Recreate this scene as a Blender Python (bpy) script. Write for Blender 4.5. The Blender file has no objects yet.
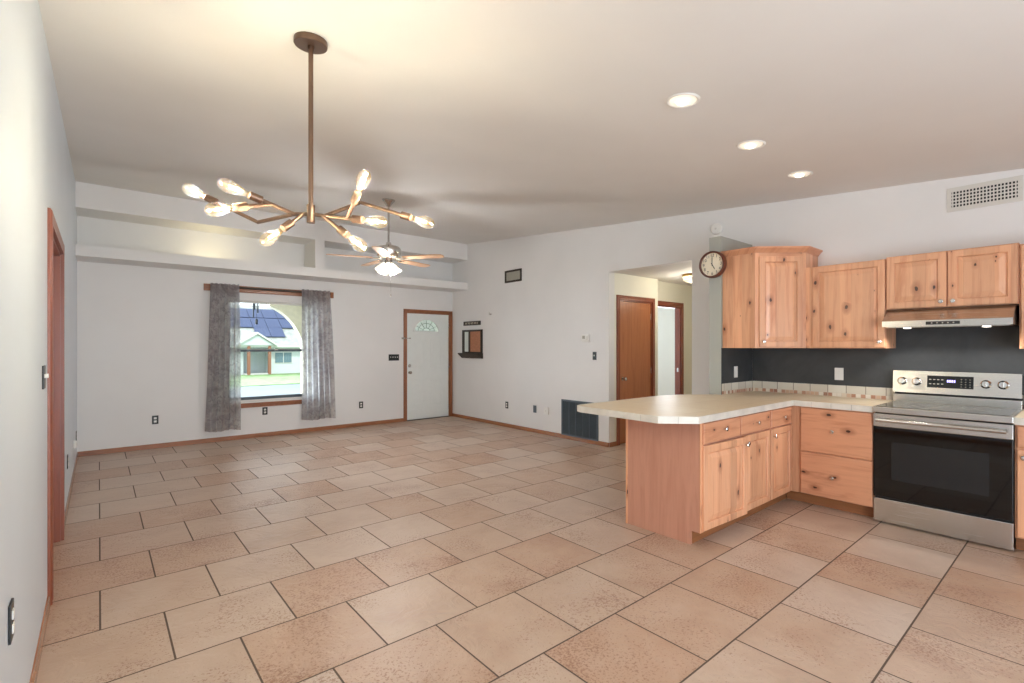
import bpy, bmesh, math, random
from mathutils import Vector, Matrix
random.seed(7)
S = bpy.context.scene
COL = S.collection
PI = math.pi
R = math.radians

def lin(c):
    c = c / 255.0
    return c / 12.92 if c <= 0.04045 else ((c + 0.055) / 1.055) ** 2.4
def rgb(r, g, b):
    return (lin(r), lin(g), lin(b), 1.0)

# ------------------------------------------------------------------ camera
cam_d = bpy.data.cameras.new('camera')
cam = bpy.data.objects.new('camera', cam_d)
COL.objects.link(cam)
cam.location = (0, 0, 1.42)
cam.rotation_euler = (R(90), 0, R(-39.966))
cam_d.sensor_width = 36.0
cam_d.lens = 493.0 / 1024 * 36
cam_d.shift_y = 4.5 / 1024
cam_d.clip_start = 0.02
S.camera = cam

# ------------------------------------------------------------------ colour management, world, sun, daylight, rear fill
S.view_settings.view_transform = 'Standard'
S.view_settings.look = 'None'
S.view_settings.gamma = 1.0
S.view_settings.use_curve_mapping = False
S.view_settings.exposure = 0.3
S.cycles.use_denoising = True
S.cycles.max_bounces = 10
S.cycles.diffuse_bounces = 6
S.cycles.sample_clamp_indirect = 6.0
S.cycles.caustics_reflective = False
S.cycles.caustics_refractive = False

W = bpy.data.worlds.new('sky')
S.world = W
W.use_nodes = True
bg = W.node_tree.nodes['Background']
bg.inputs[0].default_value = (0.86, 0.93, 1.0, 1)
bg.inputs[1].default_value = 2.0

def light(name, kind, loc, energy, color=(1, 1, 1), rot=(0, 0, 0), **kw):
    d = bpy.data.lights.new(name, kind)
    d.energy = energy
    d.color = color
    for k, v in kw.items():
        setattr(d, k, v)
    o = bpy.data.objects.new(name, d)
    COL.objects.link(o)
    o.location = loc
    o.rotation_euler = rot
    return o

light('sun', 'SUN', (0, -10, 12), 2.4, (1, .96, .9), (R(38), 0, R(-12)), angle=R(2))
# soft glare of the hazy bright sky on the street side
light('hazy_sky', 'SUN', (3, 20, 10), 18, (.80, .9, 1), (R(-68), 0, R(38)), angle=R(80))
# room fill added behind the camera, set in openings made up for it
light('rear_fill_light', 'AREA', (.95, -2.45, 1.15), 120, (.78, .89, 1.0), (R(90), 0, 0), shape='RECTANGLE', size=2.1, size_y=2.1)
light('kitchen_fill_light', 'AREA', (4.2, -2.45, 1.55), 4, (.78, .89, 1.0), (R(90), 0, 0), shape='RECTANGLE', size=1.4, size_y=1.1)
# sky portal in the front window
po = light('window_portal', 'AREA', (2.12, 8.62, 1.33), 1, (1, 1, 1), (R(-90), 0, 0), shape='RECTANGLE', size=1.3, size_y=1.6)
po.data.cycles.is_portal = True

# ------------------------------------------------------------------ materials
class N:
    def __init__(s, name):
        s.m = bpy.data.materials.new(name)
        s.m.use_nodes = True
        s.t = s.m.node_tree
        s.b = s.t.nodes['Principled BSDF']
        s.out = s.t.nodes['Material Output']
    def n(s, typ, **kw):
        nd = s.t.nodes.new(typ)
        for k, v in kw.items():
            setattr(nd, k, v)
        return nd
    def l(s, a, b):
        s.t.links.new(a, b)
    def val(s, sock, v):
        if hasattr(v, 'links'):
            s.l(v, sock)
        else:
            sock.default_value = v
    def math(s, op, a, b=0.0, c=None):
        nd = s.n('ShaderNodeMath', operation=op)
        s.val(nd.inputs[0], a)
        s.val(nd.inputs[1], b)
        if c is not None:
            s.val(nd.inputs[2], c)
        return nd.outputs[0]
    def mix(s, f, a, b, blend='MIX'):
        nd = s.n('ShaderNodeMix', data_type='RGBA', blend_type=blend)
        s.val(nd.inputs[0], f)
        s.val(nd.inputs[6], a)
        s.val(nd.inputs[7], b)
        return nd.outputs[2]
    def ramp(s, f, stops, interp='LINEAR'):
        nd = s.n('ShaderNodeValToRGB')
        nd.color_ramp.interpolation = interp
        els = nd.color_ramp.elements
        while len(els) < len(stops):
            els.new(0.5)
        for e, (p, c) in zip(els, stops):
            e.position = p
            e.color = c
        s.l(f, nd.inputs[0])
        return nd.outputs[0]
    def noise(s, vec, scale, detail=3, rough=.5, dist=0):
        nd = s.n('ShaderNodeTexNoise')
        s.l(vec, nd.inputs['Vector'])
        nd.inputs['Scale'].default_value = scale
        nd.inputs['Detail'].default_value = detail
        nd.inputs['Roughness'].default_value = rough
        nd.inputs['Distortion'].default_value = dist
        return nd.outputs[0]
    def bump(s, h, strength, dist=.01):
        nd = s.n('ShaderNodeBump')
        nd.inputs['Strength'].default_value = strength
        nd.inputs['Distance'].default_value = dist
        s.l(h, nd.inputs['Height'])
        s.l(nd.outputs[0], s.b.inputs['Normal'])
    def coord(s):
        return s.n('ShaderNodeTexCoord').outputs['Object']
    def scale(s, vec, sc, loc=(0, 0, 0)):
        nd = s.n('ShaderNodeMapping')
        s.l(vec, nd.inputs[0])
        nd.inputs['Scale'].default_value = sc
        nd.inputs['Location'].default_value = loc
        return nd.outputs[0]

def plain(name, col, rough=.5, metal=0.0, noise=.04, nscale=12, bump=0, coat=0):
    k = N(name)
    v = k.coord()
    f = k.noise(v, nscale, 3)
    d = tuple(c * (1 - noise * 2) for c in col[:3]) + (1,)
    li = tuple(min(1, c * (1 + noise)) for c in col[:3]) + (1,)
    k.l(k.ramp(f, [(.3, d), (.7, li)]), k.b.inputs['Base Color'])
    k.b.inputs['Roughness'].default_value = rough
    k.b.inputs['Metallic'].default_value = metal
    if coat:
        k.b.inputs['Coat Weight'].default_value = coat
        k.b.inputs['Coat Roughness'].default_value = .15
    if bump:
        k.bump(k.noise(v, 160, 2), bump, .002)
    return k.m

def emit(name, col, strength):
    k = N(name)
    k.b.inputs['Base Color'].default_value = col
    k.b.inputs['Emission Color'].default_value = col
    k.b.inputs['Emission Strength'].default_value = strength
    return k.m

def wood(name, light_c, dark_c, grain='z', rough=.38, knots=True, strips=True, coat=.25, knot_thr=.09):
    k = N(name)
    v = k.coord()
    oi = k.n('ShaderNodeObjectInfo')
    off = k.math('MULTIPLY', oi.outputs['Random'], 37.0)
    comb = k.n('ShaderNodeCombineXYZ')
    for i in range(3):
        k.l(off, comb.inputs[i])
    va = k.n('ShaderNodeVectorMath', operation='ADD')
    k.l(v, va.inputs[0])
    k.l(comb.outputs[0], va.inputs[1])
    v = va.outputs[0]
    sep = k.n('ShaderNodeSeparateXYZ')
    k.l(v, sep.inputs[0])
    if grain == 'z':
        across = k.math('ADD', sep.outputs[0], sep.outputs[1]); along = sep.outputs[2]
    elif grain == 'x':
        across = k.math('ADD', sep.outputs[2], sep.outputs[1]); along = sep.outputs[0]
    else:
        across = k.math('ADD', sep.outputs[2], sep.outputs[0]); along = sep.outputs[1]
    cv = k.n('ShaderNodeCombineXYZ')
    k.l(k.math('MULTIPLY', across, 22.0), cv.inputs[0])
    k.l(k.math('MULTIPLY', along, 1.6), cv.inputs[1])
    g = k.noise(cv.outputs[0], 1.0, 5, .6, .8)
    col = k.ramp(g, [(.16, dark_c), (.5, light_c), (.8, tuple(min(1, c * 1.12) for c in light_c[:3]) + (1,))])
    fine = k.n('ShaderNodeCombineXYZ')
    k.l(k.math('MULTIPLY', across, 160.0), fine.inputs[0])
    k.l(k.math('MULTIPLY', along, 5.0), fine.inputs[1])
    g2 = k.noise(fine.outputs[0], 1.0, 2)
    col = k.mix(k.math('MULTIPLY', g2, .22), col, dark_c)
    if strips:
        wn = k.n('ShaderNodeTexWhiteNoise', noise_dimensions='1D')
        k.l(k.math('FLOOR', k.math('MULTIPLY', across, 11.5)), wn.inputs['W'])
        hs = k.n('ShaderNodeHueSaturation')
        k.l(k.math('MULTIPLY_ADD', wn.outputs[0], .24, .88), hs.inputs['Value'])
        k.l(col, hs.inputs['Color'])
        col = hs.outputs[0]
    if knots:
        kv = k.n('ShaderNodeCombineXYZ')
        k.l(k.math('MULTIPLY', across, 8.0), kv.inputs[0])
        k.l(k.math('MULTIPLY', along, 4.6), kv.inputs[1])
        vo = k.n('ShaderNodeTexVoronoi')
        vo.voronoi_dimensions = '2D'
        k.l(kv.outputs[0], vo.inputs['Vector'])
        vo.inputs['Scale'].default_value = 1.0
        vs = k.n('ShaderNodeSeparateColor')
        k.l(vo.outputs['Color'], vs.inputs[0])
        size = k.math('MULTIPLY', k.math('MAXIMUM', k.math('SUBTRACT', vs.outputs[0], .55), 0), knot_thr / .45 * 1.15)
        wob = k.math('MULTIPLY_ADD', k.noise(kv.outputs[0], 7.0, 3), .11, -.055)
        dist = k.math('ADD', vo.outputs['Distance'], wob)
        kn = k.math('DIVIDE', k.math('SUBTRACT', size, dist), .022)
        kn = k.math('MINIMUM', k.math('MAXIMUM', kn, 0), .95)
        halo = k.math('DIVIDE', k.math('SUBTRACT', k.math('MULTIPLY', size, 3.6), dist), .35)
        halo = k.math('MINIMUM', k.math('MAXIMUM', halo, 0), .6)
        col = k.mix(halo, col, tuple(c * .72 for c in dark_c[:3]) + (1,))
        col = k.mix(kn, col, rgb(50, 24, 13))
    k.l(col, k.b.inputs['Base Color'])
    k.b.inputs['Roughness'].default_value = rough
    k.b.inputs['Coat Weight'].default_value = coat
    k.b.inputs['Coat Roughness'].default_value = .25
    k.bump(g2, .05, .002)
    return k.m

def wall_paint(name, col, rough=.6):
    return plain(name, col, rough, noise=.015, nscale=1.5, bump=.12)

M = {}
M['wall'] = wall_paint('wall_paint', rgb(228, 226, 223))
M['wall_cool'] = wall_paint('accent_wall_paint', rgb(206, 215, 224), .42)
M['ceiling'] = wall_paint('ceiling_paint', rgb(224, 222, 218), .75)
M['stub'] = wall_paint('grey_wall_paint', rgb(168, 168, 158))
M['hall'] = wall_paint('hall_paint', rgb(232, 229, 214))
M['room_white'] = wall_paint('bedroom_paint', rgb(226, 230, 236))
ALD_L, ALD_D = rgb(217, 163, 125), rgb(182, 113, 77)
M['alder'] = wood('knotty_alder', ALD_L, ALD_D, 'z')
M['alder_x'] = wood('knotty_alder_horizontal', rgb(210, 152, 116), rgb(164, 96, 62), 'x', strips=False)
M['alder_plain'] = wood('alder_panel', rgb(196, 142, 118), rgb(178, 120, 96), 'z', knots=False, strips=False)
M['kick'] = wood('toe_kick_wood', rgb(150, 96, 56), rgb(118, 72, 40), 'x', knots=False, strips=False, rough=.6)
M['trim'] = wood('stained_trim', rgb(150, 92, 56), rgb(116, 66, 38), 'z', knots=False, strips=False)
M['base_x'] = wood('stained_baseboard_x', rgb(158, 102, 66), rgb(124, 74, 46), 'x', knots=False, strips=False)
M['base_y'] = wood('stained_baseboard_y', rgb(158, 102, 66), rgb(124, 74, 46), 'y', knots=False, strips=False, rough=.2, coat=.6)
M['red_trim'] = wood('red_brown_trim', rgb(138, 74, 50), rgb(110, 54, 36), 'z', knots=False, strips=False)
M['red_door'] = wood('red_brown_door', rgb(172, 108, 68), rgb(148, 84, 50), 'z', knots=False, strips=False)
M['door_white'] = plain('painted_door', rgb(230, 234, 230), .45, noise=.01)
M['nickel'] = plain('satin_nickel', rgb(196, 190, 182), .25, 1.0)
M['chrome'] = plain('polished_chrome', rgb(220, 218, 214), .12, 1.0, noise=.01)
M['bronze'] = plain('brushed_bronze', rgb(116, 93, 78), .36, .8)
M['dark_bronze'] = plain('dark_bronze', rgb(62, 54, 46), .5, .3)
M['black'] = plain('black_plastic', rgb(28, 30, 31), .4)
M['white_plastic'] = plain('white_plastic', rgb(232, 230, 224), .4, noise=.01)
M['cream'] = plain('cream_face', rgb(232, 220, 196), .6, noise=.02)
M['clock_wood'] = plain('dark_red_wood', rgb(92, 48, 34), .35, noise=.1, nscale=30)
M['grille'] = plain('slate_grille_metal', rgb(82, 92, 99), .45, .2)
M['dark_gap'] = plain('dark_interior', rgb(26, 27, 28), .8)
M['vent_metal'] = plain('vent_white_metal', rgb(214, 210, 202), .45, noise=.01)
M['black_glass'] = plain('black_glass', rgb(6, 7, 8), .04, 0, noise=0, coat=0)
M['cork'] = plain('brown_board', rgb(184, 124, 90), .6, noise=.08, nscale=40)
M['mirror'] = plain('mirror_glass', rgb(225, 228, 222), .03, 1.0, noise=0)
M['vent_screen'] = plain('grey_screen', rgb(168, 164, 150), .7)
M['display'] = emit('display_glow', rgb(170, 160, 255), 2.0)
M['lead'] = plain('lead_came', rgb(84, 88, 86), .4, .6)

def brushed(name, col, axis):
    k = N(name)
    v = k.coord()
    sc = (3, 400, 400) if axis == 'x' else (120, 120, 2)
    g = k.noise(k.scale(v, sc), 1.0, 3)
    d = tuple(c * .95 for c in col[:3]) + (1,)
    k.l(k.ramp(g, [(.3, d), (.7, col)]), k.b.inputs['Base Color'])
    k.l(k.math('MULTIPLY_ADD', g, .08, .22), k.b.inputs['Roughness'])
    k.b.inputs['Metallic'].default_value = 1.0
    return k.m
M['steel'] = brushed('brushed_stainless', rgb(205, 202, 197), 'x')

def floor_mat():
    k = N('floor_tile')
    v = k.coord()
    br = k.n('ShaderNodeTexBrick', offset=.5, offset_frequency=2, squash=1.0, squash_frequency=1)
    k.l(k.scale(v, (1, 1, 1), (-.005, -.618 + .5185 * 20, 0)), br.inputs['Vector'])
    br.inputs['Color1'].default_value = (0, 0, 0, 1)
    br.inputs['Color2'].default_value = (1, 1, 1, 1)
    br.inputs['Mortar'].default_value = (.5, .5, .5, 1)
    br.inputs['Scale'].default_value = 1.0
    br.inputs['Mortar Size'].default_value = .0046
    br.inputs['Mortar Smooth'].default_value = .15
    br.inputs['Bias'].default_value = 0
    br.inputs['Brick Width'].default_value = .524
    br.inputs['Row Height'].default_value = .5185
    s = k.n('ShaderNodeSeparateColor')
    k.l(br.outputs['Color'], s.inputs[0])
    rnd = s.outputs[0]
    mort = br.outputs['Fac']
    # each tile gets its own piece of the pattern
    cz = k.n('ShaderNodeCombineXYZ')
    k.l(k.math('MULTIPLY', rnd, 31.0), cz.inputs[2])
    va = k.n('ShaderNodeVectorMath', operation='ADD')
    k.l(v, va.inputs[0])
    k.l(cz.outputs[0], va.inputs[1])
    tv = va.outputs[0]
    mott = k.noise(tv, 3.2, 4, .55, .3)
    col = k.ramp(mott, [(.3, rgb(164, 136, 116)), (.5, rgb(184, 160, 141)), (.7, rgb(196, 176, 159))])
    tint = k.ramp(rnd, [(0, rgb(176, 134, 104)), (.5, rgb(186, 160, 139)), (1, rgb(200, 182, 167))])
    col = k.mix(.5, col, tint)
    # worn brown speckle, patchy
    patch = k.noise(tv, 2.3, 2)
    sp = k.noise(tv, 78, 4, .7)
    thr = k.math('ADD', k.math('MULTIPLY_ADD', patch, -.5, .82), k.math('MULTIPLY', rnd, .06))
    spk = k.math('MINIMUM', k.math('MAXIMUM', k.math('MULTIPLY', k.math('SUBTRACT', sp, thr), 16), 0), .58)
    col = k.mix(spk, col, rgb(124, 76, 54))
    col = k.mix(mort, col, rgb(92, 76, 64))
    k.l(col, k.b.inputs['Base Color'])
    rough = k.math('MULTIPLY_ADD', mott, .22, .27)
    k.l(k.math('MAXIMUM', rough, k.math('MULTIPLY', mort, .85)), k.b.inputs['Roughness'])
    cleft = k.noise(tv, 9, 5, .6, 1.2)
    h = k.math('SUBTRACT', k.math('MULTIPLY', cleft, .55), k.math('MULTIPLY', mort, .5))
    k.bump(h, .7, .016)
    return k.m
M['floor'] = floor_mat()

def tile_mat(name, ax, w, h, oz, colors, mortar, msize, offset=0.0):
    """flat tiles on a vertical face running along x or y"""
    k = N(name)
    v = k.coord()
    sep = k.n('ShaderNodeSeparateXYZ')
    k.l(v, sep.inputs[0])
    cv = k.n('ShaderNodeCombineXYZ')
    k.l(sep.outputs[0] if ax == 'x' else sep.outputs[1], cv.inputs[0])
    k.l(k.math('SUBTRACT', sep.outputs[2], oz), cv.inputs[1])
    br = k.n('ShaderNodeTexBrick', offset=offset, offset_frequency=2, squash=1.0)
    k.l(cv.outputs[0], br.inputs['Vector'])
    br.inputs['Color1'].default_value = (0, 0, 0, 1)
    br.inputs['Color2'].default_value = (1, 1, 1, 1)
    br.inputs['Mortar'].default_value = (.5, .5, .5, 1)
    br.inputs['Scale'].default_value = 1.0
    br.inputs['Mortar Size'].default_value = msize
    br.inputs['Brick Width'].default_value = w
    br.inputs['Row Height'].default_value = h
    n = len(colors)
    col = k.ramp(br.outputs['Color'], [(i / n, c) for i, c in enumerate(colors)], 'CONSTANT' if n > 2 else 'LINEAR')
    mo = k.noise(v, 18, 3)
    col = k.mix(k.math('MULTIPLY', mo, .25), col, rgb(196, 182, 162))
    col = k.mix(br.outputs['Fac'], col, mortar)
    k.l(col, k.b.inputs['Base Color'])
    k.b.inputs['Roughness'].default_value = .3
    k.bump(k.math('SUBTRACT', 1.0, br.outputs['Fac']), .3, .003)
    return k.m
WT = [rgb(222, 218, 206), rgb(208, 202, 188)]
MO = [rgb(176, 120, 92), rgb(220, 206, 186), rgb(150, 104, 82), rgb(204, 170, 144), rgb(186, 136, 110), rgb(226, 220, 208)]
for a in 'xy':
    M['splash_' + a] = tile_mat('splash_tile_' + a, a, .156, .5, .9, WT, rgb(150, 140, 126), .004)
    M['mosaic_' + a] = tile_mat('mosaic_tile_' + a, a, .039, .037, .9305, MO, rgb(206, 196, 180), .0022, 0)

def counter_mat():
    k = N('counter_tile')
    v = k.coord()
    br = k.n('ShaderNodeTexBrick', offset=0.0, squash=1.0)
    k.l(k.scale(v, (1, 1, 1), (.02, .06, 0)), br.inputs['Vector'])
    br.inputs['Color1'].default_value = rgb(232, 219, 192)
    br.inputs['Color2'].default_value = rgb(226, 211, 182)
    br.inputs['Mortar'].default_value = rgb(212, 197, 168)
    br.inputs['Scale'].default_value = 1.0
    br.inputs['Mortar Size'].default_value = .003
    br.inputs['Brick Width'].default_value = .33
    br.inputs['Row Height'].default_value = .33
    f = k.noise(v, 7, 5, .6, .5)
    col = k.mix(k.math('MULTIPLY', f, .5), br.outputs['Color'], rgb(198, 172, 132))
    k.l(col, k.b.inputs['Base Color'])
    k.b.inputs['Roughness'].default_value = .4
    return k.m
M['counter'] = counter_mat()
M['edge_tile'] = plain('edge_tile', rgb(214, 208, 196), .35, noise=.06, nscale=9)
M['grout'] = plain('dark_grout', rgb(122, 112, 100), .8)

def chalk():
    k = N('charcoal_wall_paint')
    v = k.coord()
    f = k.noise(v, 2.2, 5, .6, 1.0)
    k.l(k.ramp(f, [(.3, rgb(46, 48, 50)), (.75, rgb(68, 70, 71))]), k.b.inputs['Base Color'])
    k.b.inputs['Roughness'].default_value = .6
    return k.m
M['chalk'] = chalk()

def curtain_mat():
    k = N('printed_sheer_fabric')
    v = k.coord()
    a = k.noise(k.scale(v, (1, .3, .8)), 7, 4, .6, 1.4)
    b = k.noise(k.scale(v, (1, .3, .8), (3, 1, 5)), 15, 4, .6, 1.8)
    c1 = k.ramp(a, [(.42, rgb(178, 172, 172)), (.52, rgb(150, 143, 145)), (.62, rgb(118, 108, 112))])
    f = k.ramp(b, [(.52, (0, 0, 0, 1)), (.62, (1, 1, 1, 1))])
    s = k.n('ShaderNodeSeparateColor')
    k.l(f, s.inputs[0])
    col = k.mix(k.math('MULTIPLY', s.outputs[0], .8), c1, rgb(86, 70, 78))
    d = k.n('ShaderNodeBsdfDiffuse')
    t = k.n('ShaderNodeBsdfTranslucent')
    tr = k.n('ShaderNodeBsdfTransparent')
    k.l(col, d.inputs[0])
    k.l(k.mix(.5, col, (1, 1, 1, 1)), t.inputs[0])
    mx = k.n('ShaderNodeMixShader')
    mx.inputs[0].default_value = .62
    k.l(d.outputs[0], mx.inputs[1])
    k.l(t.outputs[0], mx.inputs[2])
    m2 = k.n('ShaderNodeMixShader')
    m2.inputs[0].default_value = .24
    k.l(mx.outputs[0], m2.inputs[1])
    k.l(tr.outputs[0], m2.inputs[2])
    k.l(m2.outputs[0], k.out.inputs[0])
    return k.m
M['curtain'] = curtain_mat()

def glass_mat(name, tint, gloss=.08, rough=.02, milky=0):
    k = N(name)
    tr = k.n('ShaderNodeBsdfTransparent')
    tr.inputs[0].default_value = tint
    gl = k.n('ShaderNodeBsdfGlossy')
    gl.inputs['Roughness'].default_value = rough
    m = k.n('ShaderNodeMixShader')
    m.inputs[0].default_value = gloss
    k.l(tr.outputs[0], m.inputs[1])
    k.l(gl.outputs[0], m.inputs[2])
    o = m.outputs[0]
    if milky:
        t = k.n('ShaderNodeBsdfTranslucent')
        t.inputs[0].default_value = (.9, .95, .95, 1)
        m2 = k.n('ShaderNodeMixShader')
        m2.inputs[0].default_value = milky
        k.l(o, m2.inputs[1])
        k.l(t.outputs[0], m2.inputs[2])
        o = m2.outputs[0]
    k.l(o, k.out.inputs[0])
    return k.m
M['pane'] = glass_mat('window_glass', (.97, .99, .99, 1), .006)
M['leaded'] = glass_mat('leaded_glass', (.9, .97, .97, 1), .1, .1, .35)
M['bulb'] = glass_mat('amber_bulb_glass', (1.0, .86, .62, 1), .07, .04, .012)

def shade_mat():
    k = N('frosted_glass')
    t = k.n('ShaderNodeBsdfTranslucent')
    t.inputs[0].default_value = rgb(252, 246, 230)
    tr = k.n('ShaderNodeBsdfTransparent')
    tr.inputs[0].default_value = (1, .98, .94, 1)
    gl = k.n('ShaderNodeBsdfGlossy')
    gl.inputs['Roughness'].default_value = .25
    em = k.n('ShaderNodeEmission')
    em.inputs[0].default_value = rgb(255, 232, 184)
    em.inputs[1].default_value = .4
    o = t.outputs[0]
    for f, sh in ((.45, tr.outputs[0]), (.06, gl.outputs[0])):
        m = k.n('ShaderNodeMixShader')
        m.inputs[0].default_value = f
        k.l(o, m.inputs[1])
        k.l(sh, m.inputs[2])
        o = m.outputs[0]
    a = k.n('ShaderNodeAddShader')
    k.l(o, a.inputs[0])
    k.l(em.outputs[0], a.inputs[1])
    k.l(a.outputs[0], k.out.inputs[0])
    return k.m
M['shade'] = shade_mat()
M['filament'] = emit('filament', rgb(255, 200, 110), 14)
M['lamp_white'] = emit('lamp_white', rgb(255, 244, 224), 6)
M['hood_lamp'] = emit('hood_lamp', rgb(255, 246, 230), 5)
# outdoors
M['house_wall'] = plain('house_siding', rgb(196, 204, 204), .7)
M['house_trim'] = plain('house_trim', rgb(200, 202, 198), .6)
M['house_post'] = plain('house_post', rgb(140, 96, 74), .7)
M['house_door'] = plain('house_door', rgb(190, 200, 202), .5)
M['house_glass'] = plain('house_window_glass', rgb(96, 122, 130), .15)
M['shingle'] = plain('roof_shingle', rgb(146, 150, 144), .9, noise=.12, nscale=3)
M['solar'] = plain('solar_cell', rgb(40, 54, 88), .45, noise=.05)
M['porch'] = plain('porch_stucco', rgb(214, 206, 180), .8)
M['grass'] = plain('lawn_grass', rgb(116, 142, 92), .9, noise=.2, nscale=2)
M['asphalt'] = plain('street', rgb(102, 110, 112), .9, noise=.06, nscale=.6)
M['chime'] = plain('chime_metal', rgb(40, 46, 54), .4, .5)

# ------------------------------------------------------------------ geometry helpers
class MB:
    def __init__(s):
        s.b = bmesh.new()
    def box(s, x0, x1, y0, y1, z0, z1, bev=0.0):
        if x1 < x0: x0, x1 = x1, x0
        if y1 < y0: y0, y1 = y1, y0
        if z1 < z0: z0, z1 = z1, z0
        r = bmesh.ops.create_cube(s.b, size=1)
        for v in r['verts']:
            v.co = Vector((x0 + (v.co.x + .5) * (x1 - x0), y0 + (v.co.y + .5) * (y1 - y0), z0 + (v.co.z + .5) * (z1 - z0)))
        if bev:
            es = list({e for v in r['verts'] for e in v.link_edges})
            bmesh.ops.bevel(s.b, geom=es, offset=bev, segments=2, profile=.6, affect='EDGES')
        return s
    def obox(s, c, size, mat3):
        r = bmesh.ops.create_cube(s.b, size=1)
        for v in r['verts']:
            v.co = Vector(c) + mat3 @ Vector((v.co.x * size[0], v.co.y * size[1], v.co.z * size[2]))
        return s
    def tube(s, pts, r, seg=12, cap=True):
        pts = [Vector(p) for p in pts]
        rs = r if isinstance(r, (list, tuple)) else [r] * len(pts)
        rings = []
        up = None
        for i, p in enumerate(pts):
            a = pts[max(0, i - 1)]; c = pts[min(len(pts) - 1, i + 1)]
            t = (c - a).normalized()
            if up is None:
                up = t.orthogonal().normalized()
            else:
                up = (up - t * up.dot(t))
                up = up.normalized() if up.length > 1e-6 else t.orthogonal().normalized()
            w = t.cross(up)
            rings.append([s.b.verts.new(p + (up * math.cos(2 * PI * j / seg) + w * math.sin(2 * PI * j / seg)) * rs[i]) for j in range(seg)])
        for a, c in zip(rings, rings[1:]):
            for j in range(seg):
                s.b.faces.new((a[j], a[(j + 1) % seg], c[(j + 1) % seg], c[j]))
        if cap:
            s.b.faces.new(list(reversed(rings[0])))
            s.b.faces.new(rings[-1])
        return s
    def lathe(s, prof, o=(0, 0, 0), axis=(0, 0, 1), seg=24, cap0=True, cap1=True):
        """prof: list of (radius, distance along the axis)"""
        ax = Vector(axis).normalized()
        u = ax.orthogonal().normalized(); w = ax.cross(u)
        o = Vector(o)
        rings = []
        for r, h in prof:
            r = max(r, 1e-4)
            rings.append([s.b.verts.new(o + ax * h + (u * math.cos(2 * PI * j / seg) + w * math.sin(2 * PI * j / seg)) * r) for j in range(seg)])
        for a, c in zip(rings, rings[1:]):
            for j in range(seg):
                s.b.faces.new((a[j], a[(j + 1) % seg], c[(j + 1) % seg], c[j]))
        if cap0: s.b.faces.new(list(reversed(rings[0])))
        if cap1: s.b.faces.new(rings[-1])
        return s
    def prism(s, poly, z0, z1, f=None):
        """poly in xy, extruded in z; f maps (x,y,z) to the final place"""
        f = f or (lambda x, y, z: (x, y, z))
        a = [s.b.verts.new(f(x, y, z0)) for x, y in poly]
        c = [s.b.verts.new(f(x, y, z1)) for x, y in poly]
        s.b.faces.new(list(reversed(a)))
        s.b.faces.new(c)
        n = len(poly)
        for i in range(n):
            s.b.faces.new((a[i], a[(i + 1) % n], c[(i + 1) % n], c[i]))
        return s
    def rings(s, x0, x1, z0, z1, prof, yb):
        """front face at local -y: nested rectangles (inset, y); back plane at yb"""
        def rect(i, y):
            return [s.b.verts.new((x, y, z)) for x, z in ((x0 + i, z0 + i), (x1 - i, z0 + i), (x1 - i, z1 - i), (x0 + i, z1 - i))]
        rs = [rect(0, yb)] + [rect(i, y) for i, y in prof]
        s.b.faces.new(list(reversed(rs[0])))
        for a, c in zip(rs, rs[1:]):
            for j in range(4):
                s.b.faces.new((a[j], a[(j + 1) % 4], c[(j + 1) % 4], c[j]))
        s.b.faces.new(rs[-1])
        return s
    def quad(s, pts):
        s.b.faces.new([s.b.verts.new(p) for p in pts])
        return s
    def build(s, name, mat, parent=None, smooth=False, loc=None, angle=35):
        bmesh.ops.recalc_face_normals(s.b, faces=s.b.faces)
        me = bpy.data.meshes.new(name)
        s.b.to_mesh(me)
        s.b.free()
        me.materials.append(mat)
        if smooth:
            for p in me.polygons:
                p.use_smooth = True
            try:
                me.set_sharp_from_angle(angle=R(angle))
            except Exception:
                pass
        o = bpy.data.objects.new(name, me)
        COL.objects.link(o)
        if parent: o.parent = parent
        if loc: o.location = loc
        return o

def tag(o, label, cat=None, group=None, kind=None):
    o['label'] = label
    if cat: o['category'] = cat
    if group: o['group'] = group
    if kind: o['kind'] = kind
    return o
def thing(name, label, cat, loc=(0, 0, 0), rz=0, group=None, kind=None):
    o = bpy.data.objects.new(name, None)
    o.empty_display_size = .1
    COL.objects.link(o)
    o.location = loc
    o.rotation_euler = (0, 0, rz)
    return tag(o, label, cat, group, kind)
def struct(o, label=None):
    o['kind'] = 'structure'
    if label: o['label'] = label
    return o
def dup(root, loc=None, rz=None, label=None):
    r = root.copy(); COL.objects.link(r)
    if loc is not None: r.location = loc
    if rz is not None: r.rotation_euler = (0, 0, rz)
    if label: r['label'] = label
    for ch in list(root.children):
        c = ch.copy(); COL.objects.link(c); c.parent = r
        for g in list(ch.children):
            d = g.copy(); COL.objects.link(d); d.parent = c
    return r

# ------------------------------------------------------------------ room shell
XL, XR, YB, YR = -.215, 5.49, 8.43, -2.6
def ceil_z(y): return 2.765 + .08 * y

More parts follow.
